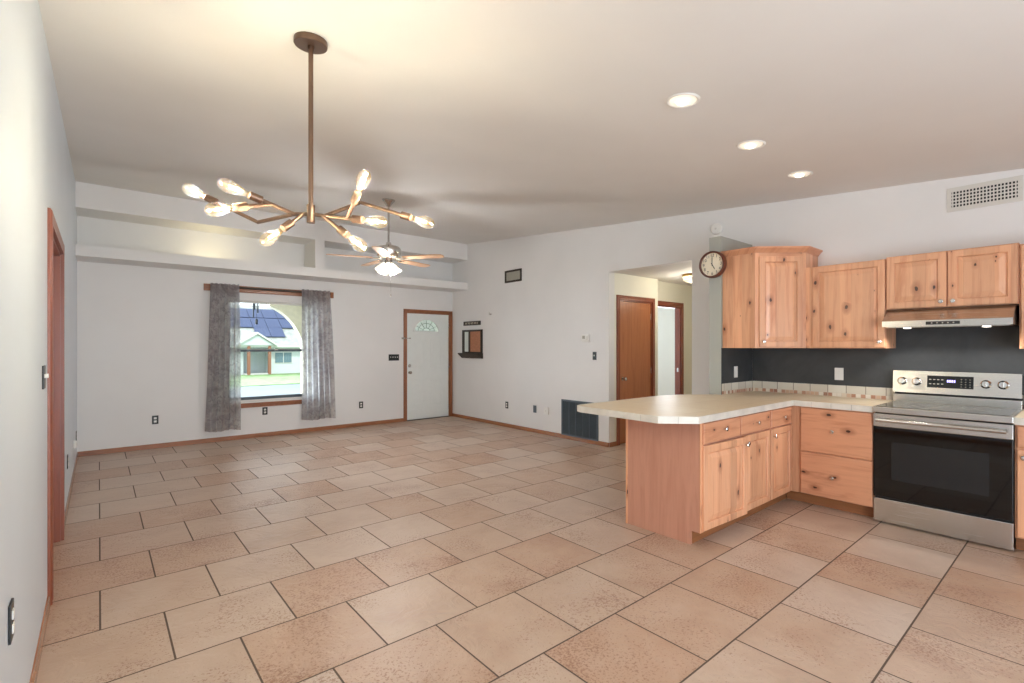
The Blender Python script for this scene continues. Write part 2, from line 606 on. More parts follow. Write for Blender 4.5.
def wall_mb(axis, plane, thick, u0, u1, ztop, holes, z0=0.0):
    """wall along x or y; `plane` is its room side, `thick` may be negative; ztop is a function of u"""
    mb = MB()
    us = sorted({u0, u1, *[h[i] for h in holes for i in (0, 1)]})
    zs = sorted({z0, *[h[i] for h in holes for i in (2, 3)]})
    zs = [z for z in zs if z >= z0]
    p0, p1 = sorted((plane, plane + thick))
    for a, c in zip(us, us[1:]):
        for i, zb in enumerate(zs):
            zt = zs[i + 1] if i + 1 < len(zs) else None
            mid = ((a + c) / 2, (zb + (zt if zt is not None else zb + .2)) / 2)
            if any(h[0] < mid[0] < h[1] and h[2] < mid[1] < h[3] for h in holes):
                continue
            za = zt if zt is not None else ztop(a)
            zc = zt if zt is not None else ztop(c)
            poly = [(a, zb), (c, zb), (c, zc), (a, za)]
            if axis == 'x':
                mb.prism(poly, p0, p1, lambda u, z, d: (u, d, z))
            else:
                mb.prism(poly, p0, p1, lambda u, z, d: (d, u, z))
    return mb

struct(MB().box(XL - .6, 8.4, YR - .12, 9.0 - .42, -.12, 0).build('floor', M['floor']), 'beige square ceramic tile floor laid in running bond')
struct(MB().prism([(YR - .12, ceil_z(YR - .12)), (YB + .15, ceil_z(YB + .15)), (YB + .15, ceil_z(YB + .15) + .12), (YR - .12, ceil_z(YR - .12) + .12)],
       XL - .12, XR + .12, lambda y, z, x: (x, y, z)).build('ceiling', M['ceiling']), 'gently sloping off white ceiling')
WIN = (1.47, 2.78, .545, 2.12)
FD = (4.458, 5.425, 0, 2.06)
LD = (3.77, 4.87, 0, 2.09)
HO = (3.167, 4.43, 0, 2.46)
struct(wall_mb('x', YB, .15, XL - .12, XR + .12, lambda u: ceil_z(YB), [WIN, FD]).build('wall_back', M['wall']), 'white wall with the window and the front door')
struct(wall_mb('y', XL, -.12, YR, YB, ceil_z, [LD]).build('wall_left', M['wall_cool']), 'pale blue grey wall along the left side')
struct(wall_mb('y', XR, .12, YR, YB, ceil_z, [HO]).build('wall_right', M['wall']), 'white wall with the hallway opening and the kitchen')
struct(wall_mb('x', YR, -.12, XL - .12, XR + .12, lambda u: ceil_z(YR), [(-.1, 3.1, 0, 2.2), (3.5, 4.9, 1.0, 2.1)]).build('wall_rear', M['wall']), 'white wall behind the viewpoint')
# unseen rear door and window, added to give the fill light a source
w3 = thing('added_patio_door', 'unseen sliding patio door, added behind the viewpoint for the fill light', 'window', (1.5, YR, 0), kind='structure')
mb = MB()
for x in (-1.6, -.03, 1.54): mb.box(x, x + .06, -.09, -.03, 0, 2.2)
mb.box(-1.6, 1.6, -.09, -.03, 2.14, 2.2).box(-1.6, 1.6, -.09, -.03, 0, .06)
mb.build('window_frame', M['white_plastic'], w3)
w4 = thing('added_kitchen_window', 'unseen kitchen window, added behind the viewpoint for the fill light', 'window', (4.2, YR, 0), kind='structure')
mb = MB()
for x in (-.7, -.03, .64): mb.box(x, x + .06, -.09, -.03, 1.0, 2.1)
mb.box(-.7, .7, -.09, -.03, 2.04, 2.1).box(-.7, .7, -.09, -.03, 1.0, 1.06)
mb.build('window_frame', M['white_plastic'], w4)

# soffit: beam under the ceiling, plant ledge and divider over the back wall
YS = 7.9
SB, LT, LB = 3.09, 2.645, 2.51
struct(MB().prism([(YS, SB), (YB, SB), (YB, ceil_z(YB)), (YS, ceil_z(YS))], XL, XR, lambda y, z, x: (x, y, z)).build('trim_1', M['wall']), 'white beam along the ceiling above the open niches')
struct(MB().box(XL, XR, YS, YB, LB, LT).build('trim_2', M['wall']), 'white plant ledge above the window and front door')
struct(MB().box(2.60, 2.745, YS, YB, LT, SB).build('trim_3', M['wall']), 'white divider between the two niches')

light('niche_light', 'POINT', (1.25, 8.08, 2.664), 2.7, (1, .87, .52), shadow_soft_size=.012)

# baseboards
def baseboard(name, axis, u0, u1, plane, side):
    h, t = .062, .013
    prof = [(0, 0), (t, 0), (t, h - .012), (t * .5, h), (0, h)]
    mb = MB()
    if axis == 'x':
        mb.prism(prof, u0, u1, lambda a, z, u: (u, plane + side * a, z))
    else:
        mb.prism(prof, u0, u1, lambda a, z, u: (plane + side * a, u, z))
    return struct(mb.build(name, M['base_' + axis]))
baseboard('baseboard_back', 'x', XL, 4.395, YB, -1)
baseboard('baseboard_right', 'y', 4.43, YB, XR, -1)
baseboard('baseboard_left', 'y', 4.95, YB - .014, XL, 1)
baseboard('baseboard_left_near', 'y', YR, 3.68, XL, 1)

# ------------------------------------------------------------------ hallway behind the right wall
YH = 4.43
D1 = (5.715, 6.525, 0, 2.09)
struct(wall_mb('x', YH, .12, XR + .12, 6.68, lambda u: 2.46, [D1]).build('wall_hall', M['hall']), 'cream hallway wall with the brown door')
D2 = (6.80, 7.53, 0, 2.07)
struct(wall_mb('x', YH + .12, .1, 6.56, 8.3, lambda u: 2.46, [D2]).build('wall_hall_far', M['hall']), 'cream hallway wall with the open doorway')
struct(MB().box(8.3, 8.4, 2.95, 7.2, 0, 2.46).build('wall_hall_end', M['hall']), 'cream end wall of the hallway')
struct(MB().box(XR + .12, 8.3, 2.95, 3.05, 0, 2.46).build('wall_hall_near', M['hall']), 'cream near wall of the hallway')
struct(MB().box(XR + .12, 8.4, 2.95, 7.2, 2.46, 2.56).build('ceiling_hall', M['ceiling']), 'low hallway ceiling')
struct(MB().box(6.5, 8.3, 6.2, 6.3, 0, 2.46).build('wall_bedroom', M['room_white']), 'pale bluish wall of the room beyond the open doorway')
struct(MB().box(6.56, 6.68, 4.65, 6.2, 0, 2.46).build('wall_bedroom_side', M['room_white']), 'pale side wall of the room beyond the open doorway')
baseboard('baseboard_hall', 'x', XR + .005, 5.645, YH, -1)
light('bedroom_fill_light', 'AREA', (8.1, 5.5, 1.5), 22, (.82, .9, 1), (R(90), 0, R(90)), shape='RECTANGLE', size=1.0, size_y=1.2)  # cool fill added to brighten this room, which has no window

def casing_mb(u0, u1, zt, w, t, f):
    """three-sided casing around an opening; f maps (u, z, proud)"""
    mb = MB()
    prof = [(0, 0), (0, t), (w * .35, t * .7), (w - .012, t), (w, t * .6), (w, 0)]
    def run(path):
        rows = []
        for (u, z), (du, dz) in path:
            rows.append([mb.b.verts.new(f(u + du * a, z + dz * a, p)) for a, p in prof])
        n = len(prof)
        for a, c in zip(rows, rows[1:]):
            for j in range(n):
                mb.b.faces.new((a[j], a[(j + 1) % n], c[(j + 1) % n], c[j]))
        mb.b.faces.new(rows[0]); mb.b.faces.new(list(reversed(rows[-1])))
    run([((u0, 0), (-1, 0)), ((u0, zt), (-1, 1)), ((u1, zt), (1, 1)), ((u1, 0), (1, 0))])
    return mb
def jamb_mb(u0, u1, zt, d0, d1, f, t=.018):
    mb = MB()
    for a, c, z0, z1 in ((u0, u0 + t, 0, zt), (u1 - t, u1, 0, zt), (u0 + t, u1 - t, zt - t, zt)):
        mb.prism([(a, z0), (c, z0), (c, z1), (a, z1)], d0, d1, f)
    return mb
KNOB = [(.026, 0), (.026, .004), (.011, .008), (.010, .03), (.020, .038), (.027, .05), (.026, .062), (.016, .07), (.001, .071)]

# hallway door (closed)
d = thing('door_2', 'closed reddish brown slab door inside the hallway opening', 'door', (5.715, YH, 0), kind='structure')
w = .81
MB().box(.02, w - .02, .012, .05, .008, 2.068, .002).build('slab', M['red_door'], d)
casing_mb(0, w, 2.09, .062, .018, lambda u, z, p: (u, -p, z)).build('casing', M['red_trim'], d)
jamb_mb(0, w, 2.09, 0, .12, lambda u, z, dd: (u, dd, z)).build('jamb', M['red_trim'], d)
MB().lathe(KNOB, (.095, .012, .945), (0, -1, 0)).build('door_knob', M['nickel'], d, True)
mb = MB()
for z in (.2, 1.0, 1.82): mb.tube([(.79, .008, z), (.79, .008, z + .09)], .006)
mb.build('hinge', M['nickel'], d, True)
# hallway doorway (open)
d = thing('door_3', 'open doorway with a reddish brown casing at the end of the hallway', 'door', (6.80, YH + .12, 0), kind='structure')
w = .73
casing_mb(0, w, 2.07, .075, .018, lambda u, z, p: (u, -p, z)).build('casing', M['red_trim'], d)
jamb_mb(0, w, 2.07, 0, .1, lambda u, z, dd: (u, dd, z)).build('jamb', M['red_trim'], d)
MB().box(w - .022, w - .016, .03, .06, .98, 1.05).build('strike_plate', M['nickel'], d)
# left wall door
d = thing('door_4', 'recessed reddish brown door in the pale blue grey left wall', 'door', (XL, LD[0], 0), kind='structure')
w = LD[1] - LD[0]
MB().box(-.10, -.062, .02, w - .02, .008, 2.068, .002).build('slab', M['red_door'], d)
casing_mb(0, w, 2.09, .085, .02, lambda u, z, p: (p, u, z)).build('casing', M['red_trim'], d)
jamb_mb(0, w, 2.09, -.12, 0, lambda u, z, dd: (dd, u, z)).build('jamb', M['red_trim'], d)
MB().lathe(KNOB, (-.062, .1, .95), (1, 0, 0)).build('door_knob', M['nickel'], d, True)

# ------------------------------------------------------------------ front door
d = thing('door_1', 'pale front door with a leaded half round light and brown casing', 'door', (FD[0], YB, 0), kind='structure')
w = FD[1] - FD[0]
mb = MB()
ar, az, ah, cxd = .295, 1.692, .262, w / 2 - .03
x0, x1, zt = .016, w - .016, 2.044
arc = [(cxd - ar * math.cos(PI * i / 20), az + ah * math.sin(PI * i / 20)) for i in range(21)]
def slab_f(u, z, dd): return (u, dd, z)
for poly in ([(x0, .008), (x1, .008), (x1, az), (x0, az)], [(x0, az), (cxd - ar, az), (cxd - ar, zt), (x0, zt)], [(cxd + ar, az), (x1, az), (x1, zt), (cxd + ar, zt)]):
    mb.prism(poly, .02, .064, slab_f)
for (a, za), (c, zc) in zip(arc, arc[1:]):
    mb.prism([(a, za), (c, zc), (c, zt), (a, zt)], .02, .064, slab_f)
for (px, pz0, pz1) in ((.15, 1.0, 1.56), (.53, 1.0, 1.56), (.15, .28, .78), (.53, .28, .78)):
    pw = .25
    mb.rings(px, px + pw, pz0, pz1, [(0, .0195), (.012, .0145), (.024, .0195), (.03, .0195), (.06, .0165)], .021)
slab = mb.build('slab', M['door_white'], d)
mb = MB()
for (a, za), (c, zc) in zip(arc, arc[1:]):
    mb.prism([(a, za), (c, zc), (cxd + (c - cxd) * .9, az + (zc - az) * .9), (cxd + (a - cxd) * .9, az + (za - az) * .9)], .012, .03, slab_f)
mb.prism([(cxd - ar, az), (cxd + ar, az), (cxd + ar, az + .018), (cxd - ar, az + .018)], .012, .03, slab_f)
fl = mb.build('light_frame', M['door_white'], d)
mb = MB()
mb.prism(arc, .038, .042, slab_f)
mb.build('glass', M['leaded'], fl)
mb = MB()
for rr in (.28, .62):
    mb.tube([(cxd - ar * rr * math.cos(PI * i / 12), .036, az + .01 + ah * rr * math.sin(PI * i / 12)) for i in range(13)], .0045, 6)
for i in range(1, 6):
    a = PI * i / 6
    mb.tube([(cxd - ar * .28 * math.cos(a), .036, az + .01 + ah * .28 * math.sin(a)), (cxd - ar * .95 * math.cos(a), .036, az + ah * .95 * math.sin(a))], .0045, 6)
mb.build('lead_came', M['lead'], fl)
casing_mb(0, w, 2.06, .06, .02, lambda u, z, p: (u, -p, z)).build('casing', M['trim'], d)
jamb_mb(0, w, 2.06, 0, .13, lambda u, z, dd: (u, dd, z), .016).build('jamb', M['trim'], d)
MB().lathe(KNOB, (.075, .02, .915), (0, -1, 0)).build('door_knob', M['nickel'], d, True)
MB().lathe([(.03, 0), (.03, .006), (.018, .01), (.018, .02), (.001, .021)], (.075, .02, 1.045), (0, -1, 0)).build('deadbolt', M['nickel'], d, True)
MB().box(0, w, -.01, .12, 0, .014, .003).build('threshold', M['dark_bronze'], d)
for z in (.2, 1.02, 1.82):
    MB().tube([(w - .018, .012, z - .045), (w - .018, .012, z + .045)], .009).build('hinge', M['nickel'], d, True)
mb = MB().box(-.11, -.045, -.032, -.02, 1.55, 1.58).box(-.03, .07, -.03, -.021, 1.56, 1.572).lathe([(.012, 0), (.012, .015), (.001, .016)], (.06, -.025, 1.566), (0, -1, 0), 10)
mb.build('door_latch', M['nickel'], d)

# ------------------------------------------------------------------ front window
wd = thing('window_1', 'single hung front window between the two grey curtains', 'window', (WIN[0], YB, WIN[2]), kind='structure')
ww, wh = WIN[1] - WIN[0], WIN[3] - WIN[2]
mb = MB()
f = .028
mb.box(0, f, .05, .12, 0, wh).box(ww - f, ww, .05, .12, 0, wh).box(f, ww - f, .05, .12, 0, .04).box(f, ww - f, .05, .12, wh - .03, wh)
fr = mb.build('window_frame', M['vent_metal'], wd)
mid = 1.365 - WIN[2]
mb = MB()
for a, c in ((f, f + .022), (ww - f - .022, ww - f)): mb.box(a, c, .055, .075, .04, mid)
mb.box(f, ww - f, .05, .08, mid - .035, mid).box(f, ww - f, .055, .08, .04, .085)
mb.build('lower_sash', M['grille'], wd)
mb = MB()
mb.box(f, f + .02, .085, .105, mid - .02, wh - .03).box(ww - f - .02, ww - f, .085, .105, mid - .02, wh - .03).box(f, ww - f, .085, .105, mid - .028, mid + .008)
mb.build('upper_sash', M['vent_metal'], wd)
MB().box(f + .01, ww - f - .01, .066, .069, .05, mid - .02).build('pane', M['pane'], wd)
MB().box(f + .01, ww - f - .01, .094, .097, mid, wh - .03).build('pane', M['pane'], wd)
MB().box(ww * .52, ww * .52 + .05, .035, .05, mid - .012, mid + .01, .003).build('sash_lock', M['nickel'], wd)
MB().box(-.03, ww + .03, -.035, .05, -.03, -.004, .004).box(-.01, ww + .01, -.016, 0, -.075, -.03, .003).build('sill', M['trim'], wd)

# plank and rod above the window
rd = thing('curtain_rod', 'long brown wooden plank with a rod above the window', 'curtain rod', (2.12, YB, 2.3))
MB().box(-.945, .955, -.02, -.002, -.065, .035, .003).build('plank', M['base_x'], rd)
MB().tube([(-.86, -.075, .0), (.88, -.075, .0)], .015).build('rod', M['dark_bronze'], rd, True)
for x in (-.84, .86):
    MB().box(x - .012, x + .012, -.075, -.018, -.012, .012, .002).build('bracket', M['nickel'], rd)

def curtain(label, xt0, xt1, xb0, xb1, zb, seed):
    rnd = random.Random(seed)
    ph = rnd.random() * 6
    bm = bmesh.new()
    nu, nv = 70, 26
    ztop = 2.335
    rows = []
    for j in range(nv + 1):
        t = j / nv
        z = ztop + (zb - ztop) * t
        row = []
        for i in range(nu + 1):
            s_ = i / nu
            x = (xt0 + (xt1 - xt0) * s_) * (1 - t) + (xb0 + (xb1 - xb0) * s_) * t
            amp = .014 + .028 * min(1, t * 3)
            y = amp * math.sin(s_ * 2 * PI * 5.5 + ph + .5 * math.sin(t * 3 + ph)) + .4 * amp * math.sin(s_ * 2 * PI * 2.3 + 1.7 * ph)
            x += .012 * math.sin(s_ * 2 * PI * 5.5 * 2 + t * 2)
            yc = -.075
            if abs(z - 2.3) < .03: y *= .6
            row.append(bm.verts.new((x, yc - .03 * (0 if z > 2.29 else 0) + y - (.0 if z < 2.27 else .0), z + (.006 * math.sin(s_ * 40) if j == 0 else 0) + (.01 * math.sin(s_ * 9 + ph) if j == nv else 0))))
        rows.append(row)
    for a, c in zip(rows, rows[1:]):
        for i in range(nu):
            bm.faces.new((a[i], a[i + 1], c[i + 1], c[i]))
    mb = MB(); mb.b.free(); mb.b = bm
    o = mb.build('curtain', M['curtain'], None, True, angle=180)
    ox = (xt0 + xt1) / 2
    for v in o.data.vertices: v.co.x -= ox
    o.location = (ox, YB - .084, 0)
    return tag(o, label, 'curtain', 'grey printed curtains at the front window')
curtain('grey printed curtain on the left side of the window, the longer one', 1.24, 1.605, 1.17, 1.61, .175, 3)
curtain('grey printed curtain on the right side of the window, nearer the front door', 2.515, 2.955, 2.515, 3.03, .215, 8)

# ------------------------------------------------------------------ outdoors seen through the window
struct(MB().box(-30, 60, 9.0 - .42 + .4, 29.5, -.95, -.75).build('ground', M['asphalt']), 'grey street')
g = MB().box(-30, 60, 29.5, 60, -.95, -.72).build('lawn', M['grass'])
struct(g, 'green lawn across the street')
struct(MB().box(-1, 7, YB + .15, 10.6, -.3, -.14).build('porch_floor', M['asphalt']), 'concrete porch outside the front door')
pa = MB()
acx, acz, aR = 2.2, 1.28, .99
a_pts = [(acx + aR * math.cos(PI * i / 32), acz + aR * math.sin(PI * i / 32)) for i in range(33)]
for (a, za), (c, zc) in zip(a_pts, a_pts[1:]):
    pa.prism([(c, zc), (a, za), (a, 2.7), (c, 2.7)], 10.4, 10.6, lambda x, z, y: (x, y, z))
pa.box(acx + aR, 7, 10.4, 10.6, -.14, 2.7).box(acx - aR - .28, acx - aR, 10.4, 10.6, -.14, 2.7)
struct(pa.build('porch_wall', M['porch']), 'cream stucco porch arch outside the window')
struct(MB().box(.93, 7, YB + .15, 10.6, 2.7, 2.8).build('porch_ceiling', M['porch']), 'porch ceiling')
ch = thing('wind_chime', 'dark wind chime hanging outside in front of the neighbouring roof', 'wind chime', (2.06, 9.3, 2.69))
mb = MB().tube([(0, 0, 0), (0, 0, -.42)], .004, 6)
mb.build('cord', M['chime'], ch)
for dx, l in ((-.035, .33), (-.012, .2), (.035, .25)):
    MB().tube([(dx, 0, -.45), (dx, 0, -.45 - l)], .011, 8).build('chime_tube', M['chime'], ch, True)
MB().lathe([(.05, 0), (.05, .02)], (0, 0, -.45)).build('top_disc', M['chime'], ch)
MB().tube([(.015, .0, -.45), (.015, .0, -.83)], .003, 6).box(-.005, .035, -.005, .005, -.9, -.81).build('sail', M['chime'], ch)

hs = thing('neighbour_house', 'pale single storey house with solar panels across the street', 'house', (10, 41, -.72))
GZ = .03
mb = MB().box(-14, 14, 1.4, 9, 0, 2.3).box(.05, 14, 0, 1.4, 0, 2.3).box(-14, -1.75, 0, 1.4, 0, 2.3)
mb.build('wall', M['house_wall'], hs)
mb = MB().prism([(-.5, 2.2), (4.6, 5.55), (9.6, 2.2), (9.4, 2.1), (4.6, 5.3), (-.4, 2.08)], -14.5, 14.5, lambda y, z, x: (x, y, z))
mb.build('roof', M['shingle'], hs)
mb = MB().prism([(-2.2, 2.2), (.25, 2.2), (-.95, 2.98)], -.7, 2.5, lambda x, z, y: (x, y, z))
mb.build('gable', M['house_wall'], hs)
mb = MB()
for a, c in (((-2.35, 2.13), (-.95, 3.03)), ((.4, 2.13), (-.95, 3.03))):
    mb.prism([a, c, (c[0], c[1] + .14), (a[0], a[1] + .14)], -.85, 2.6, lambda x, z, y: (x, y, z))
mb.box(-14.5, 14.5, -.56, -.48, 2.03, 2.2)
mb.build('fascia', M['house_trim'], hs)
for x in (-1.6, -.18):
    MB().box(x, x + .2, -.62, -.42, 0, 2.15).build('porch_column', M['house_post'], hs)
MB().box(-1.35, -.5, 1.36, 1.42, .05, 2.0).build('door', M['house_door'], hs)
MB().box(-1.75, .05, -.6, 1.4, 0, .06).build('porch_slab', M['house_trim'], hs)
hw = MB().box(.38, 1.72, -.03, .02, .78, 1.7).build('window', M['house_trim'], hs)
MB().box(.45, 1.02, -.05, -.02, .85, 1.63).box(1.08, 1.65, -.05, -.02, .85, 1.63).build('pane', M['house_glass'], hw)
sl = Matrix.Rotation(math.atan2(3.35, 5.1), 3, 'X')
def roof_pt(x, s): # s along slope from eave
    a = math.atan2(3.35, 5.1)
    return (x, -.5 + s * math.cos(a) - .06 * math.sin(a), 2.2 + s * math.sin(a) + .06 * math.cos(a) + .03)
for row, (s0, xs) in enumerate(((4.6, range(-7, 3)), (3.1, range(-7, 3)), (1.75, range(-1, 1)))):
    for i in xs:
        MB().obox(roof_pt(.3 + i * 1.05 + .5, s0), (1.02, 1.4, .05), sl).build('solar_panel', M['solar'], hs)

# ------------------------------------------------------------------ small wall fittings
def local_wall(side):
    """rotation that turns local -y into the room from each wall"""
    return {'back': 0, 'right': R(-90), 'left': R(90)}[side]

def outlet(label, loc, side, plate='black', recept='white_plastic', kind='duplex', w=.074, h=.118):
    t = thing('outlet', label, 'outlet', loc, local_wall(side), 'wall outlets')
    MB().box(-w / 2, w / 2, -.007, -.0005, -h / 2, h / 2, .002).build('plate', M[plate], t)
    if kind == 'duplex':
        for z in (-.022, .022):
            MB().box(-.016, .016, -.011, -.006, z - .014, z + .014, .003).build('receptacle', M[recept], t)
    return t
outlet('black outlet low on the back wall, left of the curtains', (.6, YB, .395), 'back')
outlet('black outlet on the back wall right under the window sill', (2.0, YB, .4), 'back')
outlet('black outlet between the right curtain and the front door', (3.567, YB, .375), 'back')
outlet('black outlet on the right wall nearest the front door corner', (XR, 6.687, .385), 'right')
outlet('dark blank cover plate beside the white round edged box', (XR, 5.963, .385), 'right', 'grille', kind='blank')
outlet('black outlet on the left wall nearest the viewpoint', (XL, 2.2, .555), 'left')
outlet('black outlet on the left wall just past the brown door', (XL, 5.85, .4), 'left')
outlet('black outlet on the left wall close to the far corner', (XL, 8.05, .32), 'left')
outlet('white outlet on the charcoal wall left of the range', (XR - .005, 1.621, 1.15), 'right', 'white_plastic')
for nm, lab, loc, w_, h_ in (('cover_box', 'small white box low on the right wall left of the slate grille', (XR, 5.68, .385), .10, .115),
                             ('cover_box', 'small white cover low on the left wall near the far corner', (XL, 7.2, .345), .07, .08)):
    t = thing(nm, lab, 'cover box', loc, local_wall('right' if loc[0] > 1 else 'left'))
    MB().box(-w_ / 2, w_ / 2, -.03, -.0005, -h_ / 2, h_ / 2, .012).build('cover', M['white_plastic'], t, True)
    MB().lathe([(.012, 0), (.011, .004), (.001, .0045)], (0, -.029, 0), (0, -1, 0), 16).build('button', M['vent_metal'], t, True)

def switch(label, loc, side, n, plate, toggle):
    t = thing('switch_plate', label, 'light switch', loc, local_wall(side), 'wall switches')
    w_ = .07 + .046 * (n - 1)
    MB().box(-w_ / 2, w_ / 2, -.007, -.0005, -.058, .058, .002).build('plate', M[plate], t)
    for i in range(n):
        x = (i - (n - 1) / 2) * .046
        MB().box(x - .005, x + .005, -.02, -.006, -.004, .016, .002).build('toggle', M[toggle], t)
    return t
switch('black switch plate with four toggles left of the front door', (4.2, YB, 1.207), 'back', 4, 'black', 'white_plastic')
switch('black switch plate on the right wall beside the hallway opening', (XR, 4.69, 1.277), 'right', 1, 'black', 'white_plastic')
switch('black switch plate with white toggles on the left wall beside the brown door', (XL, 3.40, 1.264), 'left', 2, 'black', 'white_plastic')
t = thing('switch_plate', 'white switch on the charcoal side of the short grey wall', 'light switch', (5.09, 2.444, 1.15), 0, 'wall switches')
MB().box(-.036, .036, -.007, -.0005, -.058, .058, .002).build('plate', M['white_plastic'], t)
MB().box(-.016, .016, -.011, -.006, -.033, .033, .002).build('rocker', M['white_plastic'], t)

t = thing('thermostat', 'small white thermostat on the right wall above the slate grille', 'thermostat', (XR, 4.85, 1.535), R(-90))
MB().box(-.07, .07, -.03, -.0005, -.055, .055, .006).build('body', M['white_plastic'], t)
MB().box(-.05, .0, -.033, -.029, -.01, .035).build('screen', M['vent_screen'], t)
MB().box(.025, .055, -.033, -.029, -.03, .03, .002).build('button_panel', M['vent_metal'], t)

# hook, sign, organizer by the front door
t = MB().lathe([(.014, 0), (.014, .004), (.005, .008), (.005, .03), (.009, .036), (.001, .04)], (0, 0, 0), (-1, 0, 0), 12)
t.tube([(-.034, 0, 0), (-.042, 0, .014), (-.04, 0, .03)], .004, 8)
tag(t.build('wall_hook', M['nickel'], None, True, (XR, 7.148, 2.0)), 'tiny metal hook alone on the right wall above the organizer', 'hook')
t = thing('wall_sign', 'small dark narrow sign with pale lettering above the organizer', 'sign', (XR, 7.73, 1.855), R(-90))
MB().box(-.28, .27, -.018, -.001, -.04, .04, .002).build('board', M['dark_bronze'], t)
mb = MB()
xx = -.21
for k_ in range(9):
    wv = (.03, .022, .034, .026)[k_ % 4]
    mb.tube([(xx, -.0185, -.018), (xx + wv * .4, -.0185, .02), (xx + wv, -.0185, -.014 + .02 * (k_ % 2))], .0032, 6)
    xx += .047
mb.build('lettering', M['cream'], t)
t = thing('wall_organizer', 'dark framed mirror and pin board with a bottom shelf beside the front door', 'organizer', (XR, 7.72, 1.43), R(-90))
hw_, h0, h1 = .32, -.16, .3
mb = MB()
for a, c in ((-hw_, -hw_ + .04), (hw_ - .04, hw_), (-.105, -.065)): mb.box(a, c, -.03, -.001, h0, h1, .002)
mb.box(-hw_, hw_, -.03, -.001, h1 - .035, h1, .002).box(-hw_, hw_, -.03, -.001, h0, h0 + .04, .002)
mb.build('frame', M['dark_bronze'], t)
MB().box(-hw_ + .035, -.1, -.012, -.002, h0 + .03, h1 - .03).build('mirror', M['mirror'], t)
MB().box(-.07, hw_ - .035, -.012, -.002, h0 + .03, h1 - .03).build('pin_board', M['cork'], t)
MB().prism([(-.13, -.145), (-.001, -.145), (-.001, -.245), (-.03, -.245), (-.12, -.165)], -hw_ - .01, hw_ + .01, lambda y, z, x: (x, y, z)).build('shelf', M['dark_bronze'], t)
for x in (-.2, -.02, .16):
    MB().lathe([(.006, 0), (.006, .02), (.01, .024), (.001, .03)], (x, -.05, -.215), (0, -.6, -.8), 10).build('hook', M['nickel'], t, True)

# framed vent high on the right wall
t = thing('framed_vent', 'small dark framed grey grille high on the right wall', 'vent', (XR, 6.51, 2.63), R(-90))
mb = MB()
for a in (-1, 1):
    mb.box(a * .205 - .018, a * .205 + .018, -.016, -.001, -.105, .105, .002)
    mb.box(-.187, .187, -.016, -.001, a * .09 - .016, a * .09 + .016, .002)
mb.build('frame', M['dark_bronze'], t)
mb = MB().box(-.19, .19, -.004, -.001, -.08, .08)
for i in range(9):
    mb.box(-.187, .187, -.009, -.004, -.07 + i * .0165, -.064 + i * .0165)
mb.build('grille', M['vent_screen'], t)

# return air grille by the floor
t = thing('return_grille', 'large slate coloured return air grille low on the wall by the hallway', 'vent', (XR, 4.985, .325), R(-90))
gw, gh = .366, .275
mb = MB()
mb.box(-gw, gw, -.012, -.001, -gh, -gh + .03, .002).box(-gw, gw, -.012, -.001, gh - .03, gh, .002)
for a in (-1, 1): mb.box(a * gw, a * (gw - .03), -.012, -.001, -gh + .03, gh - .03, .002)
mb.build('frame', M['grille'], t)
MB().box(-gw + .02, gw - .02, -.0035, -.001, -gh + .02, gh - .02).build('backing', M['dark_gap'], t)
mb = MB()
for i in range(34):
    z = -gh + .037 + i * .0143
    mb.prism([(-.011, z), (-.0098, z + .0008), (-.004, z + .0075), (-.0052, z + .0068)], -gw + .03, gw - .03, lambda y, zz, x: (x, y, zz))
for i in range(1, 5):
    x = -gw + .03 + i * (2 * gw - .06) / 5
    mb.box(x - .006, x + .006, -.0125, -.004, -gh + .03, gh - .03)
mb.build('louvers', M['grille'], t)

# supply vent above the range
t = thing('supply_vent', 'white slotted supply air vent high above the range', 'vent', (XR, .607, 2.645), R(-90))
gw, gh = .225, .1
mb = MB()
mb.box(-gw, gw, -.008, -.001, -gh, -gh + .028, .002).box(-gw, gw, -.008, -.001, gh - .028, gh, .002)
for a in (-1, 1):
    mb.box(a * gw, a * (gw - .03), -.008, -.001, -gh + .028, gh - .028, .002)
    mb.lathe([(.005, 0), (.004, .002), (.001, .0025)], (a * (gw - .013), -.008, 0), (0, -1, 0), 10)
mb.build('frame', M['vent_metal'], t)
MB().box(-gw + .02, gw - .02, -.002, -.001, -gh + .02, gh - .02).build('backing', M['dark_gap'], t)
mb = MB()
for i in range(19):
    x = -gw + .038 + i * .0206
    mb.box(x - .004, x + .004, -.009, -.003, -gh + .028, gh - .028)
for i in range(6):
    z = -gh + .03 + i * .0277
    mb.box(-gw + .03, gw - .03, -.008, -.003, z - .005, z + .005)
mb.build('louvers', M['vent_metal'], t)

# smoke detector and clock
t = thing('smoke_detector', 'round white smoke detector on the wall above the clock', 'smoke detector', (XR, 2.848, 2.773), R(-90))
MB().lathe([(.066, 0), (.066, .012), (.06, .03), (.045, .038), (.001, .04)], (0, -.001, 0), (0, -1, 0), 28).build('housing', M['white_plastic'], t, True)
MB().lathe([(.012, 0), (.011, .004), (.001, .005)], (0, -.04, 0), (0, -1, 0), 14).build('test_button', M['vent_metal'], t, True)

